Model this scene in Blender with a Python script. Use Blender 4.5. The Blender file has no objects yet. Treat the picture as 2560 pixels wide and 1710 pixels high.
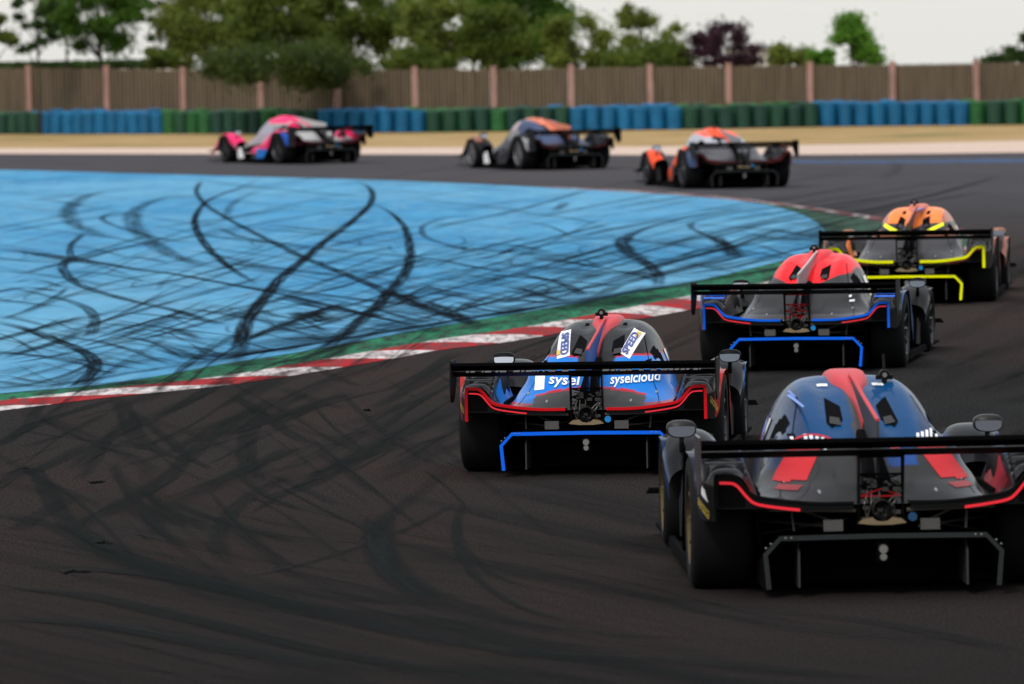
import bpy, bmesh, math, random
import numpy as np
from mathutils import Vector, Matrix
from mathutils.bvhtree import BVHTree

S = bpy.context.scene
COL = S.collection
R = math.radians

# ------------------------------------------------------------------ camera, sky, sun, exposure
F = 17066.0                       # focal length in photo pixels (photo is 2560 wide)
CAMH = 3.2
ROLL = R(1.0)
PITCH = math.atan(805 / F)
fwd = Vector((0, math.cos(PITCH), -math.sin(PITCH)))
rt0 = Vector((1, 0, 0))
up0 = rt0.cross(fwd)
up = up0 * math.cos(ROLL) + rt0 * math.sin(ROLL)
rt = rt0 * math.cos(ROLL) - up0 * math.sin(ROLL)
cam_d = bpy.data.cameras.new('camera')
cam = bpy.data.objects.new('camera', cam_d)
COL.objects.link(cam)
cam_d.sensor_width = 36.0
cam_d.lens = 36.0 * F / 2560
cam_d.clip_start = 0.5
cam_d.clip_end = 9000
m3 = Matrix((rt, up, -fwd)).transposed()
cam.matrix_world = Matrix.Translation((0, 0, CAMH)) @ m3.to_4x4()
cam_d.dof.use_dof = True
cam_d.dof.focus_distance = 48.5
cam_d.dof.aperture_fstop = 4.6
S.camera = cam

SUN_EL, SUN_AZ = R(42), R(-152)
w = bpy.data.worlds.new('World'); S.world = w; w.use_nodes = True
nt = w.node_tree; nt.nodes.clear()
out = nt.nodes.new('ShaderNodeOutputWorld')
sky = nt.nodes.new('ShaderNodeTexSky'); sky.sky_type = 'NISHITA'; sky.sun_disc = False
sky.sun_elevation = SUN_EL; sky.sun_rotation = SUN_AZ
bg1 = nt.nodes.new('ShaderNodeBackground'); bg1.inputs['Strength'].default_value = 0.05
nt.links.new(sky.outputs[0], bg1.inputs['Color'])
tc = nt.nodes.new('ShaderNodeTexCoord'); sx = nt.nodes.new('ShaderNodeSeparateXYZ')
nt.links.new(tc.outputs['Generated'], sx.inputs[0])
cr = nt.nodes.new('ShaderNodeValToRGB')
cr.color_ramp.elements[0].position = 0.0; cr.color_ramp.elements[0].color = (.30, .295, .29, 1)
cr.color_ramp.elements[1].position = 1.0; cr.color_ramp.elements[1].color = (1.25, 1.25, 1.28, 1)
e_ = cr.color_ramp.elements.new(.62); e_.color = (.31, .308, .305, 1)
nt.links.new(sx.outputs['Z'], cr.inputs[0])
bg2 = nt.nodes.new('ShaderNodeBackground'); bg2.inputs['Strength'].default_value = 2.1
nt.links.new(cr.outputs[0], bg2.inputs['Color'])
add = nt.nodes.new('ShaderNodeAddShader')
nt.links.new(bg1.outputs[0], add.inputs[0]); nt.links.new(bg2.outputs[0], add.inputs[1])
nt.links.new(add.outputs[0], out.inputs['Surface'])
sd = bpy.data.lights.new('sun', 'SUN'); sd.energy = 1.5; sd.angle = R(12); sd.color = (1, .95, .88)
so = bpy.data.objects.new('sun', sd); COL.objects.link(so)
sdir = Vector((math.sin(SUN_AZ)*math.cos(SUN_EL), math.cos(SUN_AZ)*math.cos(SUN_EL), math.sin(SUN_EL)))
so.rotation_euler = sdir.to_track_quat('Z', 'Y').to_euler()
S.view_settings.view_transform = 'Standard'; S.view_settings.look = 'None'
S.view_settings.exposure = 0.0; S.view_settings.gamma = 1.0
S.cycles.transparent_max_bounces = 48
S.cycles.max_bounces = 6

# ------------------------------------------------------------------ helpers
def ray(px, py):
    return fwd + rt * ((px - 1280) / F) - up * ((py - 855) / F)
def gp(px, py, z=0.0):
    """photo pixel -> point on the ground"""
    d = ray(px, py)
    t = (z - CAMH) / d.z
    return Vector((d.x * t, d.y * t, z))
def at(px, py, D):
    d = ray(px, py); t = D / d.y
    return Vector((d.x * t, D, CAMH + d.z * t))
K = 2560 / 2347.0                                            # display -> photo pixels
def disp(p): return (p[0] * K, p[1] * K)

def tag(o, label=None, cat=None, group=None, kind=None):
    if label: o['label'] = label
    if cat: o['category'] = cat
    if group: o['group'] = group
    if kind: o['kind'] = kind
    return o
def empty(name, loc=(0, 0, 0), rz=0, sc=1):
    o = bpy.data.objects.new(name, None); COL.objects.link(o)
    o.location = loc; o.rotation_euler = (0, 0, rz); o.scale = (sc, sc, sc)
    o.empty_display_size = .2
    return o
class MB:
    def __init__(s): s.v = []; s.f = []; s.c = None
    def add(s, vs, fs):
        n = len(s.v); s.v += [tuple(v) for v in vs]; s.f += [tuple(i + n for i in f) for f in fs]; return s
    def box(s, x0, x1, y0, y1, z0, z1):
        return s.add([(x, y, z) for x in (x0, x1) for y in (y0, y1) for z in (z0, z1)],
            [(0,1,3,2),(4,6,7,5),(0,4,5,1),(2,3,7,6),(0,2,6,4),(1,5,7,3)])
    def prism(s, poly, axis, a, b):
        """poly: 2D outline; axis 'x': (y,z) outline, 'y': (x,z), 'z': (x,y)"""
        n = len(poly)
        def P(p, t): return {'x': (t, p[0], p[1]), 'y': (p[0], t, p[1]), 'z': (p[0], p[1], t)}[axis]
        vs = [P(p, a) for p in poly] + [P(p, b) for p in poly]
        fs = [tuple(range(n))[::-1], tuple(range(n, 2 * n))] + [(i, (i+1) % n, (i+1) % n + n, i + n) for i in range(n)]
        return s.add(vs, fs)
    def tube(s, pts, r, n=8, cap=True):
        pts = [Vector(p) for p in pts]; rings = []
        if not isinstance(r, (list, tuple)): r = [r] * len(pts)
        for i, p in enumerate(pts):
            d = (pts[min(i+1, len(pts)-1)] - pts[max(i-1, 0)]).normalized()
            a = d.orthogonal().normalized() if i == 0 else (pa - d * pa.dot(d)).normalized()
            pa = a; b = d.cross(a)
            rings.append([p + (a * math.cos(t) + b * math.sin(t)) * r[i] for t in [2*math.pi*k/n for k in range(n)]])
        vs = [v for g in rings for v in g]; fs = []
        for i in range(len(pts) - 1):
            for k in range(n):
                fs.append((i*n+k, i*n+(k+1) % n, (i+1)*n+(k+1) % n, (i+1)*n+k))
        if cap: fs += [tuple(range(n))[::-1], tuple(range((len(pts)-1)*n, len(pts)*n))]
        return s.add(vs, fs)
    def lathe(s, prof, c, axis='x', n=32):
        """prof: (radius, offset along axis)"""
        vs = []; fs = []
        for (r, o) in prof:
            for k in range(n):
                t = 2*math.pi*k/n; a, b = r*math.cos(t), r*math.sin(t)
                vs.append({'x': (c[0]+o, c[1]+a, c[2]+b), 'y': (c[0]+a, c[1]+o, c[2]+b), 'z': (c[0]+a, c[1]+b, c[2]+o)}[axis])
        for i in range(len(prof)-1):
            for k in range(n):
                fs.append((i*n+k, i*n+(k+1) % n, (i+1)*n+(k+1) % n, (i+1)*n+k))
        return s.add(vs, fs)
    def grid(s, P):
        """P[i][j] points"""
        h, wd = len(P), len(P[0])
        return s.add([p for r in P for p in r],
            [(i*wd+j, i*wd+j+1, (i+1)*wd+j+1, (i+1)*wd+j) for i in range(h-1) for j in range(wd-1)])
    def mesh(s, name):
        me = bpy.data.meshes.new(name); me.from_pydata(s.v, [], s.f); me.update(); return me
    def build(s, name, mat, parent=None, smooth=False, bevel=0, colfn=None, auto=None):
        me = s.mesh(name)
        bm = bmesh.new(); bm.from_mesh(me)
        bmesh.ops.recalc_face_normals(bm, faces=bm.faces); bm.to_mesh(me); bm.free()
        if colfn:
            ca = me.color_attributes.new('Col', 'FLOAT_COLOR', 'POINT')
            arr = np.ones((len(me.vertices), 4), np.float32)
            for i, v in enumerate(s.v): arr[i, :3] = colfn(*v)
            ca.data.foreach_set('color', arr.ravel())
        o = bpy.data.objects.new(name, me); COL.objects.link(o)
        if mat: me.materials.append(mat)
        if parent: o.parent = parent
        if smooth:
            me.polygons.foreach_set('use_smooth', [True] * len(me.polygons))
        if bevel:
            b = o.modifiers.new('bevel', 'BEVEL'); b.width = bevel; b.segments = 2; b.limit_method = 'ANGLE'
        return o

def lin(c):
    return tuple(((x/255)/12.92 if x/255 <= .04045 else ((x/255+.055)/1.055)**2.4) for x in c)
def M(name, col=(.5,.5,.5), rough=.5, metal=0, coat=0, spec=.5, emit=None, es=0):
    m = bpy.data.materials.new(name); m.use_nodes = True
    b = m.node_tree.nodes['Principled BSDF']
    b.inputs['Base Color'].default_value = (*col, 1); b.inputs['Roughness'].default_value = rough
    b.inputs['Metallic'].default_value = metal; b.inputs['Coat Weight'].default_value = coat
    b.inputs['Coat Roughness'].default_value = .08
    b.inputs['Specular IOR Level'].default_value = spec
    if emit:
        b.inputs['Emission Color'].default_value = (*emit, 1); b.inputs['Emission Strength'].default_value = es
    return m
class NG:
    """small node helper"""
    def __init__(s, m): s.m = m; s.t = m.node_tree; s.b = s.t.nodes.get('Principled BSDF')
    def n(s, kind, **kw):
        nd = s.t.nodes.new(kind)
        for k, v in kw.items():
            if k in nd.inputs: nd.inputs[k].default_value = v
            else: setattr(nd, k, v)
        return nd
    def l(s, a, b): s.t.links.new(a, b)
    def mapping(s, src, scale, loc=(0,0,0), rot=(0,0,0)):
        mp = s.n('ShaderNodeMapping'); s.l(src, mp.inputs[0]); mp.inputs['Scale'].default_value = scale
        mp.inputs['Location'].default_value = loc; mp.inputs['Rotation'].default_value = rot; return mp.outputs[0]
    def noise(s, vec, scale, detail=4, rough=.55, dist=0):
        nz = s.n('ShaderNodeTexNoise'); nz.inputs['Scale'].default_value = scale; nz.inputs['Detail'].default_value = detail
        nz.inputs['Roughness'].default_value = rough; nz.inputs['Distortion'].default_value = dist
        if vec: s.l(vec, nz.inputs['Vector'])
        return nz.outputs['Fac']
    def ramp(s, fac, stops):
        r = s.n('ShaderNodeValToRGB'); s.l(fac, r.inputs[0]); e = r.color_ramp.elements
        while len(e) < len(stops): e.new(.5)
        for i, (p, c) in enumerate(stops):
            e[i].position = p; e[i].color = (*c, 1) if len(c) == 3 else c
        return r.outputs[0]
    def mrange(s, v, a, b, c=0, d=1):
        r = s.n('ShaderNodeMapRange'); s.l(v, r.inputs[0])
        for i, x in enumerate((a, b, c, d)): r.inputs[i+1].default_value = x
        return r.outputs[0]
    def math(s, op, a, b=None):
        r = s.n('ShaderNodeMath'); r.operation = op
        for i, x in enumerate((a, b)):
            if x is None: continue
            if isinstance(x, (int, float)): r.inputs[i].default_value = x
            else: s.l(x, r.inputs[i])
        return r.outputs[0]
    def mix(s, fac, a, b, mode='MIX'):
        r = s.n('ShaderNodeMix'); r.data_type = 'RGBA'; r.blend_type = mode
        for nm, x in (('Factor', fac), ('A', a), ('B', b)):
            idx = {'Factor': 0, 'A': 6, 'B': 7}[nm]
            if isinstance(x, (int, float)): r.inputs[idx].default_value = x
            elif isinstance(x, tuple): r.inputs[idx].default_value = (*x, 1)
            else: s.l(x, r.inputs[idx])
        return r.outputs[2]
    def bump(s, h, strength, dist=.01):
        b = s.n('ShaderNodeBump'); b.inputs['Strength'].default_value = strength; b.inputs['Distance'].default_value = dist
        s.l(h, b.inputs['Height']); s.l(b.outputs[0], s.b.inputs['Normal'])
def geo(g): return g.n('ShaderNodeNewGeometry').outputs['Position']

def catmull(P, per=8):
    P = [np.array(p, float) for p in P]
    if len(P) < 3: per_pts = [P[0] + (P[-1]-P[0])*t for t in np.linspace(0, 1, per+1)]; return per_pts
    Q = [2*P[0]-P[1]] + P + [2*P[-1]-P[-2]]; o = []
    for i in range(1, len(Q)-2):
        for k in range(per):
            t = k/per; a, b, c, d = Q[i-1], Q[i], Q[i+1], Q[i+2]
            o.append(.5*((2*b)+(-a+c)*t+(2*a-5*b+4*c-d)*t*t+(-a+3*b-3*c+d)*t**3))
    o.append(P[-1]); return o

# ------------------------------------------------------------------ ground materials
def mat_asphalt():
    m = M('asphalt', (.03,.03,.03), 1.0, spec=.0); g = NG(m); p = geo(g)
    big = g.noise(g.mapping(p, (.10, .035, 1), rot=(0,0,R(-25))), 1.0, 3, .5)
    mid = g.noise(g.mapping(p, (.9, .22, 1), rot=(0,0,R(-30))), 1.0, 4, .6)
    fine = g.noise(g.mapping(p, (62, 13, 1)), 1.0, 3, .8)
    spk = g.noise(p, 190, 2, .6)
    c = g.ramp(big, [(.32, (.0165,.017,.017)), (.48, (.029,.0225,.021)), (.75, (.041,.030,.027))])
    c = g.mix(g.mrange(mid, .35, .7, 0, .45), c, (.021,.0235,.0235))
    c = g.mix(1.0, c, g.ramp(fine, [(.30, (.35,.35,.35)), (.5, (.95,.95,.95)), (.70, (1.9,1.85,1.8))]), 'MULTIPLY')
    c = g.mix(g.mrange(spk, .74, .84, 0, .5), c, (.16,.14,.12))
    q = g.n('ShaderNodeSeparateXYZ'); g.l(p, q.inputs[0])     # vignette painted into the tarmac colour, darker towards the camera
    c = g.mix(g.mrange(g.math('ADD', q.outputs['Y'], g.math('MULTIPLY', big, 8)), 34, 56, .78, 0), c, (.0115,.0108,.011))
    c = g.mix(g.mrange(g.math('ADD', q.outputs['Y'], g.math('MULTIPLY', mid, 14)), 92, 128, 0, .62), c, (.078,.077,.083))   # older, paler tarmac on the far side
    g.l(c, g.b.inputs['Base Color']); g.bump(fine, .3, .004)
    return m
def mat_paint(name, ca, cb, wear, scale=1.0, k=.5, strk=.5):
    m = M(name, ca, .9, spec=.08); g = NG(m); p = geo(g)
    n1 = g.noise(g.mapping(p, (1.2, .35, 1), rot=(0,0,R(-20))), scale, 5, .65)
    n2 = g.noise(g.mapping(p, (5, .8, 1), rot=(0,0,R(-55))), scale, 4, .7)
    n3 = g.noise(p, 60, 2, .7)
    c = g.mix(g.mrange(n1, .35, .7), ca, cb)
    c = g.mix(g.mrange(n2, .44 if name == 'green_paint' else .48, .62 if name == 'green_paint' else .66, 0, strk), c, wear)
    c = g.mix(g.mrange(n3, .3, .75, 0, .22), c, wear)
    if name == 'blue_paint':       # dusty, scuffed and sun-faded patches
        pt = g.noise(g.mapping(p, (.16, .05, 1), rot=(0,0,R(15))), 1.0, 4, .6, .6)
        c = g.mix(g.mrange(pt, .42, .68, 0, .55), c, (.14,.33,.44))
        sc2 = g.noise(g.mapping(p, (1.6, .16, 1), rot=(0,0,R(-62))), 1.6, 5, .7)
        c = g.mix(g.mrange(sc2, .5, .68, 0, .3), c, (.15,.30,.39))
    if name == 'green_paint':      # the band round the apex is worn down to the tarmac
        q = g.n('ShaderNodeSeparateXYZ'); g.l(p, q.inputs[0])
        c = g.mix(g.math('MULTIPLY', g.mrange(q.outputs['X'], 3.2, 5.0, 0, 1), g.mrange(n1, .3, .6, .95, .45)), c, (.035,.042,.038))
    g.l(c, g.b.inputs['Base Color'])
    return m
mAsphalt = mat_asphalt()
mAsphaltFar = M('asphalt_far', (.06,.058,.06), .9, spec=.15)
mBlue = mat_paint('blue_paint', (.056,.255,.43), (.022,.155,.31), (.020,.080,.16), .55, strk=.36)
mGreen = mat_paint('green_paint', (.008,.17,.075), (.009,.075,.038), (.014,.024,.021), 1.6, strk=1.0)

def curve_pts(pts, per=6, conv=True):
    return [Vector(p) for p in catmull([tuple(gp(*(disp(q) if conv else q))) for q in pts], per)]
def flat(name, pts, z, mat):
    bm = bmesh.new(); vs = [bm.verts.new((p[0], p[1], z)) for p in pts]
    f = bm.faces.new(vs); bmesh.ops.triangulate(bm, faces=[f]); bmesh.ops.recalc_face_normals(bm, faces=bm.faces)
    me = bpy.data.meshes.new(name); bm.to_mesh(me); bm.free()
    if me.polygons and me.polygons[0].normal.z < 0: me.flip_normals()
    o = bpy.data.objects.new(name, me); COL.objects.link(o); me.materials.append(mat)
    o['kind'] = 'structure'; return o

# dry grass field as the base ground sheet
mGrass = M('dry_grass', (.3,.2,.1), .95, spec=.1); g = NG(mGrass); p = geo(g)
n1 = g.noise(g.mapping(p, (.25, .12, 1)), 1.0, 4, .6); n2 = g.noise(p, 9, 4, .7)
c = g.ramp(n1, [(.32, (.15,.135,.045)), (.45, (.27,.185,.078)), (.7, (.33,.235,.115))])
c = g.mix(1.0, c, g.ramp(n2, [(.3, (.7,.7,.7)), (.7, (1.25,1.2,1.15))]), 'MULTIPLY'); g.l(c, g.b.inputs['Base Color'])
gm_ = MB(); gy = [-400, 120, 230, 262, 300, 360, 500, 900, 2000, 4500, 8500]; gz = [0, 0, 0, 0, -1.2, -4, -9, -22, -60, -130, -260]
gm_.grid([[(x, y, z) for x in (-5000, -1500, -300, 0, 300, 1500, 5000)] for y, z in zip(gy, gz)])
go = gm_.build('ground', mGrass); tag(go, kind='structure')
if go.data.polygons[0].normal.z < 0: go.data.flip_normals()
mGravel = M('gravel', (.4,.28,.2), .95, spec=.1); g = NG(mGravel); p = geo(g)
c = g.ramp(g.noise(p, 6, 5, .7), [(.3, (.36,.265,.205)), (.7, (.55,.43,.36))]); g.l(c, g.b.inputs['Base Color'])
gr_far = curve_pts([(-500,341),(0,340),(600,339),(1200,338),(1600,335),(2000,330),(2347,323),(2800,313)])
gr_near = curve_pts([(-500,353),(0,353),(600,354),(1200,355),(1600,356),(2000,354),(2347,350),(2800,344)])
flat('gravel_strip', gr_far + gr_near[::-1], .004, mGravel)
track = [Vector((-60, -8, 0)), Vector((60, -8, 0))] + [Vector((60, gr_near[-1].y, 0))] + gr_near[::-1] + [Vector((-60, gr_near[0].y, 0))]
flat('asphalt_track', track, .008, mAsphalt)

inner = [(-1100,1040),(-550,981),(-200,944),(0,921),(250,893),(500,866),(700,833),(915,796),(1008,780),(1173,757),(1375,720),(1590,678),(1833,634),(2063,596),(2190,574),(2236,556),(2200,537),
         (2109,522),(1980,503),(1879,486),(1742,467),(1558,449),(1375,438),(1240,431)]
outer = [(-1100,1068),(-550,1008),(-200,970),(0,945),(250,914),(500,888),(700,859),(915,822),(1008,805),(1173,785),(1375,749),(1590,711),(1833,664),(2063,624),(2240,592),(2310,568),(2280,545),
         (2190,524),(2050,504),(1900,482),(1742,461),(1558,444),(1375,434),(1200,428)]
ip = curve_pts(inner, 12); op = curve_pts(outer, 12)
blue = [(-1100,384),(-300,390.5),(0,391),(300,399),(600,407),(900,416),(1200,429),(1500,446),(1700,463),(1800,482),(1860,505),(1893,535),(1880,560),(1850,580),
        (1780,603),(1590,648),(1375,688),(1150,727),(1000,752),(850,780),(700,808),(500,840),(350,868),(200,889),(0,906),(-300,939),(-1100,1024)]
bp = curve_pts(blue, 8)
gpoly = curve_pts([(-300,931)], 1) if False else None
flat('green_band', ip + [Vector(gp(*disp((1000,424)))), Vector(gp(*disp((600,409)))), Vector(gp(*disp((-1100,386))))], .012, mGreen)
flat('blue_runoff', bp, .016, mBlue)
# kerb: one strip with UV along its length
def strip_mesh(name, A, B, z, mat, zmid=None):
    n = len(A); mb = MB(); P = []
    for a, b in zip(A, B):
        P.append([(a.x, a.y, z), ((a.x+b.x)/2, (a.y+b.y)/2, (zmid if zmid is not None else z)), (b.x, b.y, z)])
    mb.grid(P); me = mb.mesh(name); uv = me.uv_layers.new(name='UVMap'); L = [0]
    for i in range(1, n): L.append(L[-1] + ((A[i]+B[i])/2 - (A[i-1]+B[i-1])/2).length)
    for lp in me.loops:
        i, j = divmod(lp.vertex_index, 3); uv.data[lp.index].uv = (L[i], j/2)
    o = bpy.data.objects.new(name, me); COL.objects.link(o); me.materials.append(mat)
    if me.polygons[0].normal.z < 0: me.flip_normals()
    o['kind'] = 'structure'; return o
mKerb = M('kerb_paint', (.6,.55,.53), .8, spec=.03); g = NG(mKerb)
uvn = g.n('ShaderNodeUVMap').outputs[0]; sp = g.n('ShaderNodeSeparateXYZ'); g.l(uvn, sp.inputs[0])
pos = geo(g); wob = g.noise(pos, 3.5, 4, .7)
u = g.math('ADD', g.math('DIVIDE', sp.outputs['X'], 3.1), g.math('MULTIPLY', g.math('SUBTRACT', wob, .5), .10))
u = g.math('ADD', g.math('SUBTRACT', u, g.math('MULTIPLY', sp.outputs['Y'], .72)), .2)
fr = g.math('FRACT', u); red = g.math('LESS_THAN', fr, .5)
c = g.mix(red, (.55,.50,.49), (.31,.008,.012))
dirt = g.noise(g.mapping(pos, (3.5,.7,1), rot=(0,0,R(-35))), 1.6, 5, .75)
c = g.mix(g.mrange(dirt, .45, .66, 0, .82), c, (.055,.040,.038))
scr = g.noise(g.mapping(pos, (9,1.1,1), rot=(0,0,R(-42))), 1.3, 4, .7)
c = g.mix(g.mrange(scr, .50, .62, 0, .65), c, (.05,.038,.038))
c = g.mix(g.mrange(g.noise(pos, 25, 3, .7), .35, .75, 0, .3), c, (.08,.03,.03))
# the far exit part of the kerb is worn grey
far = g.n('ShaderNodeSeparateXYZ'); g.l(pos, far.inputs[0])
c = g.mix(g.math('MULTIPLY', g.mrange(far.outputs['Y'], 74, 96, 0, 1), g.mrange(wob, .3, .6, .9, .45)), c, (.085,.078,.078))
g.l(c, g.b.inputs['Base Color'])
strip_mesh('kerb', ip, op, .013, mKerb, .0185)
# blue painted line on the far outside of the track
la = curve_pts([(1740,368),(1900,369),(2100,367),(2347,364),(2700,358)]); lb = curve_pts([(1740,373),(1900,376),(2100,375.5),(2347,373),(2700,368)])
mLine = mat_paint('faded_blue', (.035,.075,.16), (.04,.06,.1), (.04,.04,.045), .5, strk=.8)
strip_mesh('track_edge_line', la, lb, .012, mLine)
# ------------------------------------------------------------------ skid marks
mSkid = bpy.data.materials.new('tyre_rubber_marks'); mSkid.use_nodes = True
g = NG(mSkid); g.b.inputs['Base Color'].default_value = (.010,.013,.017,1); g.b.inputs['Roughness'].default_value = .85
g.b.inputs['Specular IOR Level'].default_value = .0
uvn = g.n('ShaderNodeUVMap').outputs[0]; sp = g.n('ShaderNodeSeparateXYZ'); g.l(uvn, sp.inputs[0])
at_ = g.n('ShaderNodeAttribute'); at_.attribute_name = 'Col'; sc_ = g.n('ShaderNodeSeparateColor'); g.l(at_.outputs['Color'], sc_.inputs[0])
k_, soft_, seed_ = sc_.outputs[0], sc_.outputs[1], sc_.outputs[2]
au = g.math('ABSOLUTE', g.math('SUBTRACT', g.math('MULTIPLY', sp.outputs['X'], 2), 1))
edge = g.math('DIVIDE', g.math('SUBTRACT', 1.0, au), soft_); cl = g.n('ShaderNodeClamp'); g.l(edge, cl.inputs[0])
cb = g.n('ShaderNodeCombineXYZ'); g.l(g.math('MULTIPLY', sp.outputs['X'], 5), cb.inputs[0]); g.l(g.math('MULTIPLY', sp.outputs['Y'], .45), cb.inputs[1]); g.l(g.math('MULTIPLY', seed_, 97), cb.inputs[2])
st = g.noise(cb.outputs[0], 1.0, 4, .65)
pn = g.noise(geo(g), 14, 3, .7)
a = g.math('MULTIPLY', g.math('MULTIPLY', k_, cl.outputs[0]), g.math('MULTIPLY', g.mrange(st, .28, .62, .15, 1.15), g.mrange(pn, .25, .6, .6, 1.05)))
cl2 = g.n('ShaderNodeClamp'); g.l(a, cl2.inputs[0]); cl2.inputs['Max'].default_value = .95
g.l(cl2.outputs[0], g.b.inputs['Alpha'])

class Ribbons:
    def __init__(s): s.v=[]; s.f=[]; s.uv=[]; s.c=[]; s.z=.0205; s.r=random.Random(7)
    def add(s, pts, wd, k, soft=.35, per=8, conv=None, taper=True):
        P = [gp(*(conv(q) if conv else q)) for q in pts]
        C = [Vector(p) for p in catmull([tuple(p) for p in P], per)]
        s.raw(C, wd, k, soft, taper)
    def raw(s, C, wd, k, soft=.35, taper=True):
        n = len(C); seed = s.r.random(); L = 0; b = len(s.v); s.z += .00002
        ws = wd if isinstance(wd, (list, tuple)) else None
        for i, p in enumerate(C):
            d = C[min(i+1, n-1)] - C[max(i-1, 0)]; d.z = 0
            if d.length < 1e-6: d = Vector((0, 1, 0))
            d.normalize(); nrm = Vector((-d.y, d.x, 0))
            wv = np.interp(i/(n-1), np.linspace(0, 1, len(ws)), ws) if ws else wd
            if i: L += (C[i]-C[i-1]).length
            kk = k * (min(1, i/(n-1)*7, (1-i/(n-1))*7) if taper else 1)
            for sgn, uu in ((-.5, 0), (.5, 1)):
                q = p + nrm * wv * sgn; s.v.append((q.x, q.y, s.z)); s.uv.append((uu, L)); s.c.append((kk, soft, seed, 1))
            if i: s.f.append((b+2*i-2, b+2*i, b+2*i+1, b+2*i-1))
    def build(s, name, mat=None):
        me = bpy.data.meshes.new(name); me.from_pydata(s.v, [], s.f)
        uv = me.uv_layers.new(name='UVMap')
        for lp in me.loops: uv.data[lp.index].uv = s.uv[lp.vertex_index]
        ca = me.color_attributes.new('Col', 'FLOAT_COLOR', 'POINT')
        ca.data.foreach_set('color', np.array(s.c, np.float32).ravel())
        o = bpy.data.objects.new(name, me); COL.objects.link(o); me.materials.append(mat or mSkid)
        o['kind'] = 'structure'; return o
Z8 = lambda q: (q[0]/1.834, 420 + q[1]/1.834)
ZB = lambda q: (q[0]/1.834, 1000 + q[1]/1.834)
ZR = lambda q: (1280 + q[0]/2.863, 440 + q[1]/2.863)
ZS = lambda q: (1000 + q[0]/1.505, 1100 + q[1]/1.505)
rb = Ribbons()
A = rb.add
A([(1215,45),(1100,95),(960,150),(905,210),(895,270),(930,340),(990,410),(1080,480),(1190,545)], [.07,.11,.15,.17,.15,.11], 1.0, .6, conv=Z8)
A([(1600,58),(1680,85),(1708,125),(1690,180),(1600,260),(1480,350),(1400,420),(1290,510),(1240,570),(1180,640),(1130,710),(1110,780),(1095,850),(1080,920)], [.10,.15,.18,.20,.21,.22,.22], 1.05, .55, conv=Z8)
A([(1700,160),(1790,210),(1850,270),(1875,340),(1880,420),(1850,500),(1780,580),(1720,650),(1600,750),(1500,830),(1430,875)], [.08,.14,.18,.21,.22,.22], 1.0, .6, conv=Z8)
A([(880,100),(920,70),(900,110),(940,170),(1040,235),(1170,305),(1260,350),(1400,420),(1600,500),(1740,560),(1900,630),(2100,700),(2280,755)], [.1,.14,.18,.22], .75, conv=Z8)
A([(0,380),(200,400),(350,420),(560,460),(780,490),(1000,530),(1240,575),(1480,630),(1680,680),(1850,720),(2040,775)], .16, .85, conv=Z8)
A([(720,90),(560,105),(420,125),(340,165),(310,210),(340,260),(430,300),(540,330)], [.2,.36,.4,.3], .5, .6, conv=Z8)
A([(860,120),(720,150),(630,190),(605,240),(640,300),(700,350),(780,400),(900,440),(980,450)], [.2,.4,.4,.3], .5, .6, conv=Z8)
A([(640,200),(520,212),(468,238),(540,275),(660,310),(800,340),(1000,355)], .14, .5, conv=Z8)
A([(390,300),(330,355),(322,400),(340,415)], .13, .7, conv=Z8)
A([(560,365),(350,412),(290,450),(300,490),(360,540),(470,580),(620,620),(800,660),(960,710),(1040,728)], .17, .7, conv=Z8)
A([(320,545),(250,600),(120,660),(0,705)], .1, .5, conv=Z8)
A([(0,545),(250,600),(380,640),(430,690),(425,745),(400,790)], .16, .55, conv=Z8)
A([(340,415),(560,350),(700,310)], .13, .5, conv=Z8)
A([(-60,700),(130,750),(260,800),(350,835),(420,880),(432,930),(380,990),(330,1020)], .18, .8, conv=Z8)
A([(2125,215),(2020,240),(1940,272),(1950,320),(2060,360),(2250,410)], .12, .5, conv=Z8)
A([(1200,105),(1090,150),(1045,200),(1050,235)], .2, .35, .7, conv=Z8)
A([(1000,280),(1100,320),(1230,350)], .12, .5, conv=Z8)
A([(1390,665),(1450,690),(1515,715)], .42, .85, .5, conv=Z8)
A([(1320,670),(1400,710),(1500,760)], .1, .5, conv=Z8)
A([(0,915),(200,880),(420,835),(700,780),(1000,700),(1240,610)], .12, .5, conv=Z8)
A([(0,820),(240,770),(500,700),(800,620),(1100,540),(1240,480)], .1, .35, conv=Z8)
A([(1100,745),(1400,720),(1750,650),(1900,605),(2150,540),(2348,480)], .14, .55, conv=Z8)
A([(900,870),(1200,850),(1500,790),(1800,720),(2100,660),(2348,600)], .14, .4, conv=Z8)
A([(1500,720),(1700,745),(1900,760),(2120,745),(2348,700)], .12, .45, conv=Z8)
A([(980,380),(1200,360),(1100,400),(900,460),(760,520),(720,580)], .1, .3, conv=Z8)
A([(1740,570),(1870,600),(2000,650),(2230,745)], .3, .75, conv=Z8)
A([(1250,590),(1500,650),(1700,680),(1740,690)], .25, .6, conv=Z8)
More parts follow.
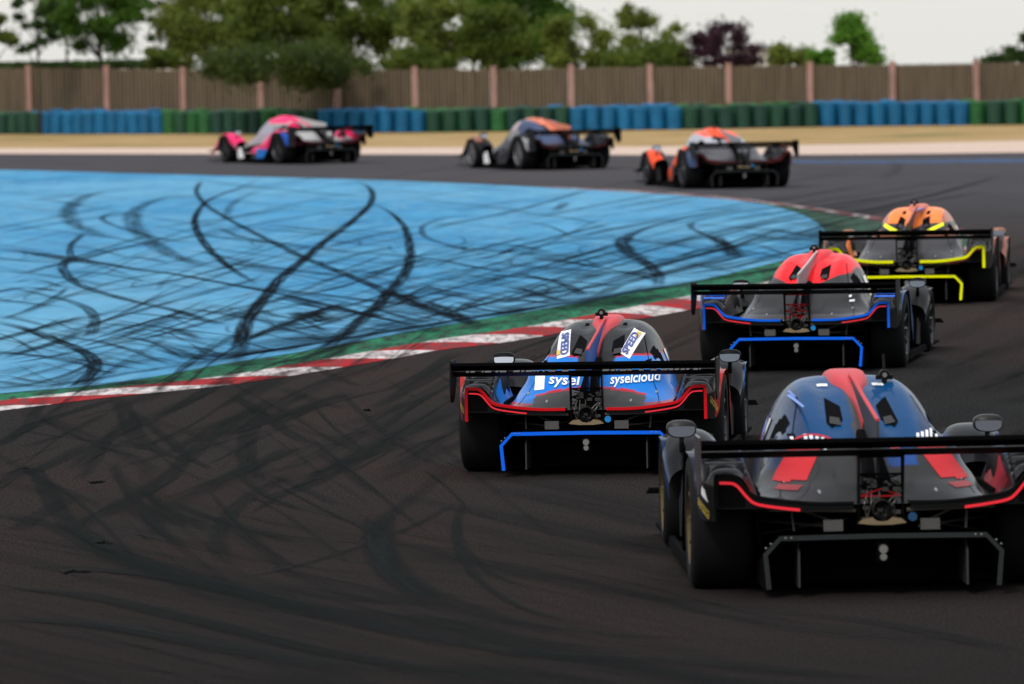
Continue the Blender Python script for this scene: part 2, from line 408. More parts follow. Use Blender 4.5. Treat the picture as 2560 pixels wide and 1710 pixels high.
# right part of the infield
A([(390,195),(350,225),(300,255)], .25, .5, .7, conv=ZR)
A([(1500,250),(1150,330),(940,390),(830,440),(790,490),(840,560),(930,620),(1010,670),(1050,740),(1030,830)], [.1,.14,.3,.3,.2,.2], .75, .5, conv=ZR)
A([(800,480),(600,545),(380,610),(200,660),(0,700)], .14, .6, conv=ZR)
A([(2200,350),(1900,400),(1620,500),(1400,560),(1100,630),(900,690),(600,720),(400,780)], .16, .5, conv=ZR)
A([(1300,335),(1280,375),(1400,440),(1550,510),(1620,590)], [.16,.1,.2,.3], .55, conv=ZR)
A([(1440,430),(1540,520),(1600,590)], .3, .7, .6, conv=ZR)
A([(0,570),(300,600),(600,660),(900,720),(1100,790)], .12, .5, conv=ZR)
A([(1500,600),(1200,680),(800,780),(600,870),(300,900),(0,940)], .2, .45, conv=ZR)
A([(0,700),(150,730),(400,800),(520,870)], .16, .6, conv=ZR)
A([(2240,400),(2100,440),(1900,470)], 1.6, .35, 1.0, conv=ZR, taper=False)
A([(2200,330),(2236,400),(2180,470)], .8, .45, 1.0, conv=ZR)
rr = random.Random(11)
for i in range(640):            # the web of thin marks, two crossing families, denser by the kerb
    y0 = 430 + (rr.random()**.72) * 560; x0 = rr.uniform(-150, 1950)
    lim = 985 - (max(x0, 0)) * .163
    if y0 > lim - 6: y0 = lim - rr.uniform(8, 160)
    if y0 < 440 + max(0, x0-1100)*.06: continue
    k = (y0-400)/560
    L = rr.uniform(120, 520) * (1.2 if k < .4 else 1)
    ang = rr.gauss(.11, .05) * (.5+k) if rr.random() < .6 else -rr.gauss(.20, .05) * (.5+k)
    bend = rr.gauss(0, 16) * k
    pts = [(x0 + L*t, y0 + ang*L*t + bend*math.sin(math.pi*t)) for t in (0, .33, .66, 1)]
    pts = [(a_, min(b_, 992 - max(a_, 0)*.163)) for a_, b_ in pts]
    A(pts, rr.choice((.03,.04,.05,.07,.1,.15)), rr.uniform(.3, .9), .6, per=5)
for i in range(90):             # sooty smear against the green band
    x0 = rr.uniform(-100, 1700); yk = 985 - x0*.163; y0 = yk - rr.uniform(-38, 50)
    A([(x0, y0), (x0+rr.uniform(40,120), y0-8+rr.gauss(0,5)), (x0+rr.uniform(130,260), y0-22+rr.gauss(0,9))], rr.uniform(.15,.6), rr.uniform(.15,.42), .9, per=4)
for i in range(26):             # curls
    x0 = rr.uniform(0, 1500); y0 = rr.uniform(600, 940-.15*x0); r_ = rr.uniform(18, 50); t0 = rr.uniform(0, 6)
    A([(x0+r_*math.cos(t0+t), y0+r_*.35*math.sin(t0+t)) for t in (0,.6,1.2,1.8,2.4)], .06, .35, .5, per=5)
rb.build('skid_marks')
mStreak = mSkid.copy(); mStreak.name = 'dusty_rubber_marks'; mStreak.node_tree.nodes['Principled BSDF'].inputs['Base Color'].default_value = (.0155,.0185,.0185,1)
# marks on the near asphalt
ra = Ribbons(); ra.z = .0105; A = lambda p, w_, k, *a, **kw: ra.add(p, ([q*.62 for q in w_] if isinstance(w_, list) else w_*.62), k*.72, *a, **kw)
A([(540,-10),(580,80),(630,180),(730,245)], .32, .85, .4, conv=ZB)
A([(0,215),(130,130),(300,70),(560,-10)], .24, .9, .4, conv=ZB)
A([(230,0),(160,60),(120,130),(40,180),(-40,230)], .2, .7, .5, conv=ZB)
A([(-20,415),(60,350),(140,318),(190,380),(280,530),(420,640),(600,730),(800,800),(1300,1000)], [.2,.24,.28,.3,.4,.8], .95, .4, conv=ZB)
A([(300,620),(520,500),(730,390),(860,270),(1050,120),(1300,-20)], .3, .85, .5, conv=ZB)
A([(1060,-20),(1160,40),(1250,110),(1480,240)], .26, .75, .4, conv=ZB)
A([(1200,70),(1140,150),(1130,260),(1170,400)], .3, .8, .4, conv=ZB)
A([(1410,0),(1530,130),(1680,245)], .08, .7, conv=ZB)
A([(1140,535),(1280,450),(1420,390),(1700,230),(2100,30)], [.08,.2,.5,.7], .85, .5, conv=ZB)
A([(2080,310),(1900,450),(1760,560),(1735,650),(1800,760),(1950,880),(2300,1010),(2700,1100)], [.22,.28,.34,.45], .62, .6, conv=ZB)
A([(2120,490),(2098,580),(2130,680),(2250,800),(2450,880)], .12, .6, .5, conv=ZB)
A([(1060,600),(1200,700),(1400,830),(1800,960)], .3, .5, .8, conv=ZB)
A([(650,240),(700,420),(720,560),(700,640)], .35, .4, .9, conv=ZB)
A([(0,130),(250,170),(480,200),(720,240)], .15, .5, .6, conv=ZB)
A([(350,380),(430,300),(520,150),(640,60)], .2, .55, .7, conv=ZB)
A([(500,330),(760,250),(1000,120),(1180,40)], .2, .5, .7, conv=ZB)
for i in range(170):            # sweeping racing-line bands across the foreground
    y0 = rr.uniform(330, 1290); x0 = rr.uniform(-900, 2600); wd = rr.choice((.04,.05,.07,.1,.16,.3,.6))*rr.uniform(.7,1.3)
    pts = [(x0, y0), (x0+450, y0+85+.02*y0), (x0+950, y0+195+.04*y0), (x0+1500, y0+270+.05*y0), (x0+2100, y0+310+.05*y0)]
    A(pts, wd, rr.uniform(.10, .45), .6, conv=ZB, per=6)
for i in range(55):             # right of the kerb, tyre paths heading up and away to the apex
    x0 = rr.uniform(100, 1900); y0 = 1040 - .16*x0 + rr.uniform(15, 330)
    L = rr.uniform(150, 500); s_ = rr.uniform(.28, .52)
    A([(x0, y0), (x0+L*.5, y0-L*.5*s_*1.1), (x0+L, y0-L*s_)], rr.uniform(.1, .5), rr.uniform(.15, .5), .95, per=6)
for i in range(34):             # right edge of the picture
    x0 = rr.uniform(2200, 2700); y0 = rr.uniform(640, 1150); L = rr.uniform(120, 400)
    A([(x0, y0), (x0+L*.5, y0-L*.18), (x0+L, y0-L*.42)], rr.uniform(.2, .8), rr.uniform(.15, .5), .95, per=6)
for i in range(26):             # far side of the hairpin
    x0 = rr.uniform(0, 2400); y0 = rr.uniform(395, 425) + max(0, (x0-1500))*.05; L = rr.uniform(200, 700)
    A([(x0, y0), (x0+L*.5, y0+rr.uniform(-2,6)), (x0+L, y0+rr.uniform(0,14))], rr.uniform(.3, 1.0), rr.uniform(.1, .4), .95, per=6)
for pts, wd_, k_2 in (
    ([(850,1010),(950,930),(1060,870),(1200,800),(1400,740)], .12, .7), ([(560,1330),(720,1290),(900,1230),(1060,1150)], .1, .5),
    ([(1050,1180),(1045,1240),(1085,1320),(1180,1390),(1300,1430)], .09, .7), ([(870,1180),(865,1250),(900,1320),(1000,1390)], .3, .8),
    ([(0,1420),(250,1440),(520,1490),(900,1560)], .4, .7), ([(0,1350),(200,1370),(420,1420),(760,1500),(1200,1580)], .3, .6),
    ([(100,1300),(400,1330),(700,1400),(1000,1470),(1500,1540)], .35, .6), ([(250,1060),(330,1180),(420,1260)], .14, .6),
    ([(690,1080),(560,1150),(500,1230),(520,1300)], .2, .5), ([(0,1180),(120,1210),(260,1280),(420,1340)], .25, .5),
    ([(1700,1400),(2000,1430),(2347,1500)], .3, .4), ([(1100,1500),(1500,1520),(2000,1560)], .5, .4)):
    ra.add(pts, wd_*.8, k_2, .5, conv=disp)
for i in range(120):            # crossing marks on the tarmac left of the cars
    x0 = rr.uniform(-150, 1150); y0 = 1000 - .16*x0 + rr.uniform(25, 380); L = rr.uniform(80, 360); up_ = rr.random() < .65
    sl_ = rr.uniform(.25, .75) * (-1 if up_ else 1.2)
    A([(x0, y0), (x0+L*.5, y0+L*.5*sl_*rr.uniform(.8,1.25)), (x0+L, y0+L*sl_)], rr.choice((.04,.06,.08,.12,.2,.3)), rr.uniform(.25, .85), .45, per=6)
for a_, b_ in (((2240,415),(2262,440)), ):
    A([(2215,408),(2245,415),(2235,432),(2200,450)], .5, .3, .9)
ra.build('tyre_streaks', mStreak)
# ------------------------------------------------------------------ racing cars
mBlack = M('satin_black', (.006,.0065,.007), .5, spec=.06)
mMatte = M('matte_black', (.003,.003,.0035), .95, spec=.03)
mWing = M('wing_carbon', (.006,.006,.0065), .6, spec=.12)
mTyre = M('tyre_rubber', (.0085,.0088,.009), .78, spec=.1)
mRimD = M('dark_rim', (.05,.05,.055), .35, metal=.9)
mRimG = M('bronze_rim', (.10,.07,.028), .4, metal=.8)
mRimW = M('pale_rim', (.14,.14,.15), .4, metal=.6)
mSteel = M('steel', (.30,.29,.28), .35, metal=.9)
mGold = M('heat_shield', (.42,.32,.20), .3, metal=.95)
mGlass = M('dark_glass', (.02,.022,.026), .08, coat=1)
mMirror = M('mirror_glass', (.55,.56,.58), .06, metal=1)
mMirrorD = M('dark_reflection_mirror', (.16,.18,.20), .12, metal=1)  # dark reflection put into the mirror colour
mLamp = M('red_lamp', (.5,.01,.02), .35, emit=(1,.02,.04), es=.45)
mDimLamp = M('dark_red_lamp', (.20,.008,.012), .35)
mWhite = M('white_vinyl', (.72,.72,.72), .5, spec=.1)
mNavyInk = M('blue_ink', (.02,.05,.25), .5)
mYellowInk = M('yellow_ink', (.55,.38,.03), .5)
mRedVinyl = M('red_vinyl', (.42,.02,.025), .5, spec=.05)
mCyan = M('light_blue_anodised', (.01,.25,.60), .3, coat=.3)
mMesh = M('grille_mesh', (.2,.2,.2), .5, metal=.5); g = NG(mMesh)
tcn = g.n('ShaderNodeTexCoord').outputs['Object']; chk = g.n('ShaderNodeTexChecker'); chk.inputs['Scale'].default_value = 110
chk.inputs['Color1'].default_value = (.15,.145,.135,1); chk.inputs['Color2'].default_value = (.04,.04,.04,1)
g.l(tcn, chk.inputs['Vector']); g.l(chk.outputs[0], g.b.inputs['Base Color'])
_mc = {}
def paint(col, rough=.32, coat=.55, metal=0):
    k = (tuple(round(c, 4) for c in col), rough, coat, metal)
    if k not in _mc: _mc[k] = M('car_paint', col, rough, metal, coat*.06, .06)
    return _mc[k]
def mat_livery():
    m = M('livery_paint', (.1,.1,.1), .34, coat=.0, spec=.012); g = NG(m)
    a = g.n('ShaderNodeAttribute'); a.attribute_name = 'Col'; 
    dust = g.noise(g.n('ShaderNodeTexCoord').outputs['Object'], 7, 4, .7)
    c = g.mix(g.mrange(dust, .45, .8, 0, .05), a.outputs['Color'], (.10,.09,.08))
    spk = g.noise(g.n('ShaderNodeTexCoord').outputs['Object'], 55, 3, .8)
    c = g.mix(g.mrange(spk, .66, .74, 0, .35), c, (.05,.047,.045)); c = g.mix(g.mrange(spk, .34, .27, 0, .5), c, (.008,.008,.008))
    g.l(c, g.b.inputs['Base Color'])
    g.l(g.mrange(dust, .3, .8, .28, .5), g.b.inputs['Roughness'])
    g.b.inputs['Coat Weight'].default_value = .42; g.b.inputs['Coat IOR'].default_value = 1.13; g.b.inputs['Coat Roughness'].default_value = .07
    return m
mLivery = mat_livery()

RR, FR = .355, .318              # rear / front tyre radius
WB = 2.86
def resample(P, n):
    P = np.array(catmull(P, 6)) if len(P) > 2 else np.array(P, float)
    d = np.r_[0, np.cumsum(np.linalg.norm(np.diff(P, axis=0), axis=1))]
    t = np.linspace(0, d[-1], n)
    return np.stack([np.interp(t, d, P[:, 0]), np.interp(t, d, P[:, 1])], 1)
def loft(secs, ny, nx, fixed=None):
    """secs: [(y, [(x,z)...])] -> grid of points, smooth along y"""
    ys = np.array([s[0] for s in secs], float)
    G = np.stack([resample(s[1], nx) for s in secs])         # ns,nx,2
    Y = np.linspace(ys[0], ys[-1], ny); o = []
    for y in Y:
        i = min(max(np.searchsorted(ys, y, 'right') - 1, 0), len(ys) - 2)
        t = (y - ys[i]) / (ys[i+1] - ys[i])
        p1, p2 = G[i], G[i+1]; h = ys[i+1] - ys[i]
        m1 = (G[i+1] - G[max(i-1, 0)]) / (ys[i+1] - ys[max(i-1, 0)]) * h
        m2 = (G[min(i+2, len(ys)-1)] - G[i]) / (ys[min(i+2, len(ys)-1)] - ys[i]) * h
        q = (2*t**3-3*t*t+1)*p1 + (t**3-2*t*t+t)*m1 + (-2*t**3+3*t*t)*p2 + (t**3-t*t)*m2
        o.append([(float(a), float(y), float(b)) for a, b in q])
    return o
CANOPY = [(-.70,[(0,.468),(.14,.47),(.3,.474),(.45,.482),(.58,.495)]),
    (-.45,[(0,.52),(.12,.535),(.26,.535),(.42,.52),(.58,.49)]),
    (-.1,[(0,.66),(.12,.675),(.26,.655),(.44,.60),(.60,.485)]),
    (.3,[(0,.80),(.14,.81),(.27,.785),(.43,.715),(.53,.61),(.61,.45)]),
    (.7,[(0,.90),(.14,.905),(.26,.895),(.37,.82),(.46,.65),(.575,.44)]),
    (1.05,[(0,.965),(.15,.975),(.27,.96),(.37,.87),(.46,.68),(.555,.43)]),
    (1.45,[(0,1.0),(.16,1.005),(.27,.985),(.37,.89),(.455,.70),(.53,.42)]),
    (1.85,[(0,.985),(.16,.98),(.28,.94),(.37,.83),(.44,.66),(.51,.42)]),
    (2.25,[(0,.84),(.15,.83),(.27,.77),(.35,.67),(.42,.55),(.48,.40)]),
    (2.6,[(0,.62),(.15,.61),(.26,.57),(.34,.52),(.40,.46),(.45,.36)]),
    (2.9,[(0,.50),(.14,.495),(.25,.48),(.32,.45),(.37,.40),(.42,.30)]),
    (3.4,[(0,.38),(.14,.375),(.24,.36),(.30,.33),(.34,.28),(.38,.18)]),
    (3.72,[(0,.20),(.14,.20),(.22,.195),(.27,.18),(.30,.15),(.32,.10)])]
INLET = [(.165,.925),(.19,.82),(.165,.795),(.10,.83),(.095,.89)]
def inpoly(x, z, P):
    c = False; n = len(P)
    for i in range(n):
        x1, z1 = P[i]; x2, z2 = P[(i+1) % n]
        if (z1 > z) != (z2 > z) and x < (x2-x1)*(z-z1)/(z2-z1) + x1: c = not c
    return c
def archz(y, yc, r, zc):
    d = r*r - (y-yc)**2
    return zc + math.sqrt(d) if d > 0 else -1
RF = [(-.74,[(.585,.488),(.645,.515),(.70,.60),(.74,.632),(.82,.632),(.852,.60),(.857,.50),(.857,.40)]),
    (-.5,[(.59,.478),(.635,.54),(.685,.65),(.74,.685),(.85,.68),(.90,.63),(.912,.54),(.912,.40)]),
    (-.2,[(.60,.47),(.625,.56),(.675,.70),(.74,.733),(.86,.73),(.925,.68),(.945,.62),(.945,.55)]),
    (.1,[(.60,.46),(.625,.56),(.675,.715),(.74,.745),(.87,.745),(.935,.69),(.955,.63),(.955,.58)]),
    (.4,[(.595,.44),(.625,.53),(.68,.66),(.74,.69),(.87,.69),(.935,.63),(.955,.55),(.955,.42)]),
    (.7,[(.585,.42),(.62,.46),(.68,.53),(.74,.555),(.86,.55),(.92,.50),(.945,.42),(.945,.16)]),
    (1.1,[(.56,.38),(.61,.40),(.66,.425),(.72,.43),(.80,.42),(.86,.39),(.885,.33),(.885,.12)]),
    (1.7,[(.52,.30),(.56,.33),(.60,.36),(.66,.365),(.72,.35),(.77,.32),(.79,.26),(.79,.10)]),
    (2.15,[(.46,.20),(.48,.24),(.50,.27),(.53,.28),(.56,.27),(.58,.24),(.60,.20),(.60,.10)])]
FFN = [(2.2,[(.64,.36),(.66,.42),(.70,.47),(.76,.485),(.84,.48),(.90,.45),(.93,.40),(.93,.30)]),
    (2.45,[(.61,.42),(.63,.50),(.68,.575),(.75,.60),(.85,.60),(.92,.55),(.945,.50),(.945,.42)]),
    (2.75,[(.60,.48),(.62,.57),(.67,.63),(.74,.656),(.86,.656),(.925,.62),(.95,.57),(.95,.54)]),
    (3.05,[(.60,.46),(.62,.55),(.67,.60),(.74,.635),(.86,.63),(.92,.59),(.945,.54),(.945,.50)]),
    (3.35,[(.58,.30),(.60,.40),(.65,.48),(.73,.52),(.84,.51),(.90,.45),(.925,.38),(.925,.28)]),
    (3.66,[(.55,.14),(.57,.19),(.63,.235),(.70,.25),(.80,.245),(.87,.22),(.90,.18),(.90,.12)])]
PROF = [(.145,.486),(.30,.486),(.42,.494),(.56,.512),(.645,.530),(.685,.562),(.725,.61),(.75,.630),(.775,.637),(.85,.640)]

def ribbon(mb, pts, wd, y0, th):
    """flat tape following a polyline in the x-z plane, hanging below the line"""
    n = len(pts); off = []
    for i in range(n):
        a = Vector(pts[max(i-1, 0)]); b = Vector(pts[min(i+1, n-1)]); d = (b-a).normalized()
        off.append((pts[i][0] + d.y*wd, pts[i][1] - d.x*wd))
    vs = []; fs = []
    for p, q in zip(pts, off): vs += [(p[0], y0, p[1]), (q[0], y0, q[1]), (p[0], y0+th, p[1]), (q[0], y0+th, q[1])]
    for i in range(n-1):
        a = 4*i; b = a+4
        fs += [(a, a+1, b+1, b), (a+2, b+2, b+3, a+3), (a, b, b+2, a+2), (a+1, a+3, b+3, b+1)]
    e = 4*(n-1); fs += [(0, 2, 3, 1), (e, e+1, e+3, e+2)]
    mb.add(vs, fs)

_fc = {}
def text2d(body, shear=0, bold=0):
    cu = bpy.data.curves.new('lettering', 'FONT'); cu.body = body; cu.size = 1; cu.shear = shear; cu.offset = bold
    cu.resolution_u = 3
    o = bpy.data.objects.new('lettering', cu); COL.objects.link(o)
    dg = bpy.context.evaluated_depsgraph_get(); dg.update()
    me = bpy.data.meshes.new_from_object(o.evaluated_get(dg))
    v = [(p.co.x, p.co.y) for p in me.vertices]; f = [tuple(p.vertices) for p in me.polygons]
    bpy.data.objects.remove(o); bpy.data.curves.remove(cu); bpy.data.meshes.remove(me)
    xs = [a for a, b in v]; ys = [b for a, b in v]
    w_, h_ = max(xs)-min(xs), max(ys)-min(ys)
    return [((a-min(xs))/w_-.5, (b-min(ys))/h_-.5) for a, b in v], f
def quadgrid(n=8):
    v = [(i/n-.5, j/n-.5) for i in range(n+1) for j in range(n+1)]
    f = [(i*(n+1)+j, (i+1)*(n+1)+j, (i+1)*(n+1)+j+1, i*(n+1)+j+1) for i in range(n) for j in range(n)]
    return v, f

def car(pos, yaw, scale, L, label, far=False, nose=1.0):
    rz = -R(yaw)
    root = empty('racing_car', (pos.x, pos.y, .008), rz, scale)
    tag(root, label, 'racing car', 'closed-cockpit prototype racing cars rounding the hairpin')
    fn = L['fn']; ny = 70 if far else 190; nx = 18 if far else 44
    half = loft(CANOPY, ny, nx)
    P = [[(-x, y, z) for x, y, z in r[::-1]] + r[1:] for r in half]
    # recessed inlets either side of the fin
    blk = (.004,.004,.004)
    def sink(x, y, z):
        if y > -.2 and y < 1.3 and inpoly(abs(x), z, INLET): return (x, y + .085, z - .02)
        return (x, y, z)
    def sculpt(x, y, z):                      # shoulder ridges, valleys either side of the spine, flank creases
        ax = abs(x); w = max(0, min(1, (y+.05)/.35)) * max(0, min(1, (1.5-y)/.35))
        z += w*(-.028*math.exp(-((ax-.145)/.062)**2) + .004*math.exp(-((ax-.262)/.03)**2))
        w2 = max(0, min(1, (y+.55)/.3)) * max(0, min(1, (.9-y)/.3)); dx = 0
        if ax > .2: z += w2*(-.016*math.exp(-((z-.60-.05*y)/.05)**2)); dx = w2*(-.022*math.exp(-((z-.665-.08*y)/.035)**2))
        return (x + math.copysign(dx, x), y, z)
    P = [[sculpt(*p) for p in r] for r in P]
    P0 = P
    mb = MB(); mb.grid(P)
    body_v = [p for r in P0 for p in r]
    def cfn_list(fnpart):
        return lambda x, y, z: fnpart(x, y, z)
    cols = [fn('cover', x, y, z) for x, y, z in body_v]
    it = iter(cols)
    canopy = mb.build('engine_cover', mLivery, root, smooth=True, colfn=lambda *a: next(it))
    bvh_mb = MB(); bvh_mb.grid(P0); 
    # body: deck, fenders, sidepods (one shell)
    body = MB(); cl = []
    nyf = 60 if far else 130; nxf = 18 if far else 40
    for sgn in (1, -1):
        for which, secs in (('rear', RF), ('front', FFN)):
            G = loft(secs, nyf if which == 'rear' else nyf//2, nxf); Q = []
            for r in G:
                row = []; y = r[0][1]
                yc, rad, zc = (0, RR+.035, RR) if which == 'rear' else (WB, FR+.035, FR)
                az = archz(y, yc, rad, zc); top = max(p[2] for p in r)
                n = len(r)
                for j, (x, y, z) in enumerate(r):
                    if x > .86 and az > 0 and z < az: z = min(az, top - .045)
                    c = fn(which, x*sgn, y, z)
                    if which == 'rear' and -.62 < y < -.02 and z > .55:   # louvre opening on the fender top
                        u0, u1 = .685 + .02*(y+.62), .885
                        if u0 < x < u1: z -= .05; c = (.002,.002,.002)
                    row.append((x*sgn, y, z)); cl.append(c)
                Q.append(row)
            body.grid(Q); bvh_mb.grid(Q)
    # deck between dome and fender, rear; nose deck at the front
    for sgn in (1, -1):
        Q = []
        for i in range(30):
            y = -.74 + i*.1
            if y > 2.1: break
            zi = np.interp(y, [-.74,-.3,.4,1.2,2.1], [.487,.474,.45,.40,.26]); row = []
            for j in range(8):
                x = np.interp(j, [0, 7], [.14 if y < -.3 else .40, np.interp(y, [-.74,.4,1.2,2.1], [.60,.605,.57,.47])])
                row.append((x*sgn, y, zi - .001*j)); cl.append(fn('deck', x*sgn, y, zi))
            Q.append(row)
        body.grid(Q); bvh_mb.grid(Q)
    it2 = iter(cl)
    bo = body.build('body', mLivery, root, smooth=True, colfn=lambda *a: next(it2))
    bvh = BVHTree.FromPolygons([Vector(v) for v in bvh_mb.v], bvh_mb.f)
    def decal(name, shape, cx, cz, wx, hz, ang, mat, parent, side=0, lift=.003, cy=0):
        vs, fs = shape; ca, sa = math.cos(ang), math.sin(ang); o = []
        for a, b in vs:
            a, b = a*wx, b*hz; x, z = cx + a*ca - b*sa, cz + a*sa + b*ca
            if side: org, d = Vector((side*3, x*(-side) if False else x, z)), Vector((-side, 0, 0))
            else: org, d = Vector((x, -3, z)), Vector((0, 1, 0))
            h, nrm, _, _ = bvh.ray_cast(org, d)
            if h is None: h = Vector((side*.93, x, z)) if side else Vector((x, cy, z)); nrm = -d
            if nrm.dot(d) > 0: nrm = -nrm
            o.append(tuple(h + nrm*lift))
        mb = MB(); mb.add(o, fs); return mb.build(name, mat, parent)
    for s in (1, -1):
        cxn, czn = .142, .858; pts = [(x_-cxn, z_-czn) for x_, z_ in INLET]; N = 6; vs = []; fs = []
        dn = []                                   # densify outline
        for i_ in range(5):
            a_, b_ = pts[i_], pts[(i_+1) % 5]
            dn += [(a_[0]+(b_[0]-a_[0])*t/4, a_[1]+(b_[1]-a_[1])*t/4) for t in range(4)]
        vs = [(0, 0)] + [(p_[0]*.5*s, p_[1]*.5) for p_ in dn] + [(p_[0]*s, p_[1]) for p_ in dn]; m_n = len(dn)
        fs = [(0, 1+k, 1+(k+1) % m_n) for k in range(m_n)] + [(1+k, 1+m_n+k, 1+m_n+(k+1) % m_n, 1+(k+1) % m_n) for k in range(m_n)]
        inl = decal('air_inlet', (vs, fs), cxn*s, czn, 1, 1, 0, mMatte, canopy)
        vs2 = [(-.03*s, -.055), (.035*s, -.045), (.022*s, -.015), (-.03*s, -.022)]
        decal('inlet_lip', (vs2, [(0, 1, 2, 3)]), cxn*s, czn, .95, .95, 0, paint((.03,.03,.03), .5, 0), inl, lift=.006)
    # floor, tub, bulkhead, splitter
    fl = MB(); fl.box(-.93, .93, .46, 2.36, .045, .065); fl.box(-.50, .50, -.35, 3.3, .05, .20)
    fl.box(-.93, .93, 3.25, 3.76, .05, .07); fl.prism([(-.93,.5),(-.93,2.3),(-.90,2.3),(-.90,.5)], 'z', .065, .10)
    fl.prism([(.93,.5),(.93,2.3),(.90,2.3),(.90,.5)], 'z', .065, .10)
    fl.build('floor', mMatte, root)
    bk = MB(); bk.box(-.60, .60, .42, .46, .06, .42); bk.box(-.62, -.60, -.45, .46, .30, .47); bk.box(.60, .62, -.45, .46, .30, .47)
    bk.box(-.14, .14, -.35, .42, .2, .47)
    bk.build('bulkhead', mMatte, root)
    if not far:
        for s in (1, -1):
            for x0_, z0_, x1_, z1_ in ((.30,.93,.44,.60),(.44,.60,.50,.50)):
                vs = []; n = 16
                for i_ in range(n+1):
                    t = i_/n; vs += [(x0_+(x1_-x0_)*t, z0_+(z1_-z0_)*t), (x0_+(x1_-x0_)*t+.003, z0_+(z1_-z0_)*t+.001)]
                decal('panel_gap', ([(a_*s, b_) for a_, b_ in vs], [(2*i_, 2*i_+1, 2*i_+3, 2*i_+2) for i_ in range(n)]), 0, 0, 1, 1, 0, mMatte, canopy, lift=.0025)
            decal('fastener', quadgrid(2), .46*s, .56, .014, .014, .7, mSteel, canopy)
            decal('fastener', quadgrid(2), .30*s, .52, .014, .014, .7, mSteel, canopy)
    # roof scoop, spine, fin
    sc = MB(); sg = loft([(.25,[(0,.845),(.006,.842),(.012,.815),(.014,.78)]),(.7,[(0,.935),(.012,.93),(.02,.91),(.024,.88)]),(1.0,[(0,.995),(.03,.99),(.05,.965),(.06,.94)]),
        (1.3,[(0,1.035),(.06,1.033),(.09,1.02),(.11,.97)]),(1.6,[(0,1.045),(.07,1.043),(.10,1.025),(.115,.97)]),(1.85,[(0,1.03),(.07,1.025),(.10,1.0),(.11,.95)])], 30, 8)
    sc.grid([[(-x, y, z) for x, y, z in r[::-1]] + r[1:] for r in sg])
    sc.build('roof_scoop', paint(L['scoop'], .4, .4), root, smooth=True)
    fi = MB(); fi.prism([(1.25,.99),(-.52,.56),(-.56,.60),(-.56,.885),(-.2,.915),(.4,.965),(.9,1.015)], 'x', -.008, .008)
    fin = fi.build('fin', paint(L['fin'], .4, .4), root)
    if L.get('finedge'):
        fe = MB(); fe.tube([(0,-.56,.888),(0,-.2,.918),(0,.4,.968),(0,.9,1.018),(0,1.2,1.035)], .011, 6); fe.build('fin_edge', paint(L['finedge'], .45, .3), fin)
    # camera pod / antenna on the roof
    cx = L.get('pod', -.03); zt = 1.045 if abs(cx) < .1 else .995
    cp = MB(); cp.lathe([(.001,-.03),(.026,-.03),(.03,-.02),(.03,.03),(.001,.03)], (cx, 1.25, zt+.03), 'y', 12); cp.box(cx-.045, cx+.045, 1.24, 1.28, zt+.005, zt+.03)
    cp.box(cx-.012, cx+.012, 1.22, 1.29, zt-.03, zt+.01)
    if abs(cx) > .1: cp.tube([(cx,1.26,zt+.05),(cx,1.28,zt+.14)], .008, 6)
    pod = cp.build('roof_camera', mBlack, root)
    ln = MB(); ln.lathe([(.0005,-.034),(.012,-.034),(.014,-.030)], (cx, 1.25, zt+.03), 'y', 10); ln.build('lens', mSteel, pod)
    # windscreen and side windows: patches riding 4 mm above the cover
    def patch(name, y0, y1, u0, u1, mat, both=True, parent=canopy):
        secs = [(y, [tuple(q) for q in resample(s, 30)]) for y, s in CANOPY]
        gl = loft(secs, 160, 30)
        for sgn in ((1, -1) if both else (1,)):
            rows = []
            for r in gl:
                if y0(0) if callable(y0) else (r[0][1] < y0 or r[0][1] > y1): continue
                rows.append([(x*1.006*sgn + .003*sgn*(1 if u0 > .1 else 0), y + .002, z + (.004 if u0 < .3 else .002)) for x, y, z in r[int(u0*29):int(u1*29)+1]])
            m_ = MB(); m_.grid(rows); m_.build(name, mat, parent, smooth=True)
    wsm = L.get('glass', mGlass)
    secs_g = loft(CANOPY, 260, 24)
    rows = [r for r in secs_g if 1.95 < r[0][1] < 2.72]
    wr = [[(-x*1.004, y+.003, z+.004) for x, y, z in r[:15][::-1]] + [(x*1.004, y+.003, z+.004) for x, y, z in r[1:15]] for r in rows]
    m_ = MB(); m_.grid(wr); m_.build('windscreen', wsm, canopy, smooth=True)
    for sgn in (1, -1):
        rows = [r for r in secs_g if 1.25 < r[0][1] < 1.88]
        m_ = MB(); m_.grid([[(x*sgn*1.008+.003*sgn, y, z) for x, y, z in r[13:19]] for r in rows]); m_.build('side_window', wsm, canopy, smooth=True)
    # dark side intakes behind the cabin shoulders
        rows = [r for r in secs_g if .50 < r[0][1] < 1.02]; n = len(rows)
        m_ = MB(); m_.grid([[(x*sgn*1.008, y-.002, z+.003) for x, y, z in r[int(13.5-2.2*math.sin(math.pi*i/(n-1))):int(13.5-2.2*math.sin(math.pi*i/(n-1)))+4]] for i, r in enumerate(rows)])
        it_ = m_.build('side_intake', mMatte, canopy, smooth=True)
        vt = decal('shoulder_vent', quadgrid(3), .375*sgn, .745, .035, .045, .2, mMatte, canopy)
        decal('tow_point', quadgrid(2), .378*sgn, .742, .016, .02, .2, mWhite, vt, lift=.007)
    # rear bumper panel under the tail edge
    tm = MB(); bm_ = MB(); vt = MB()
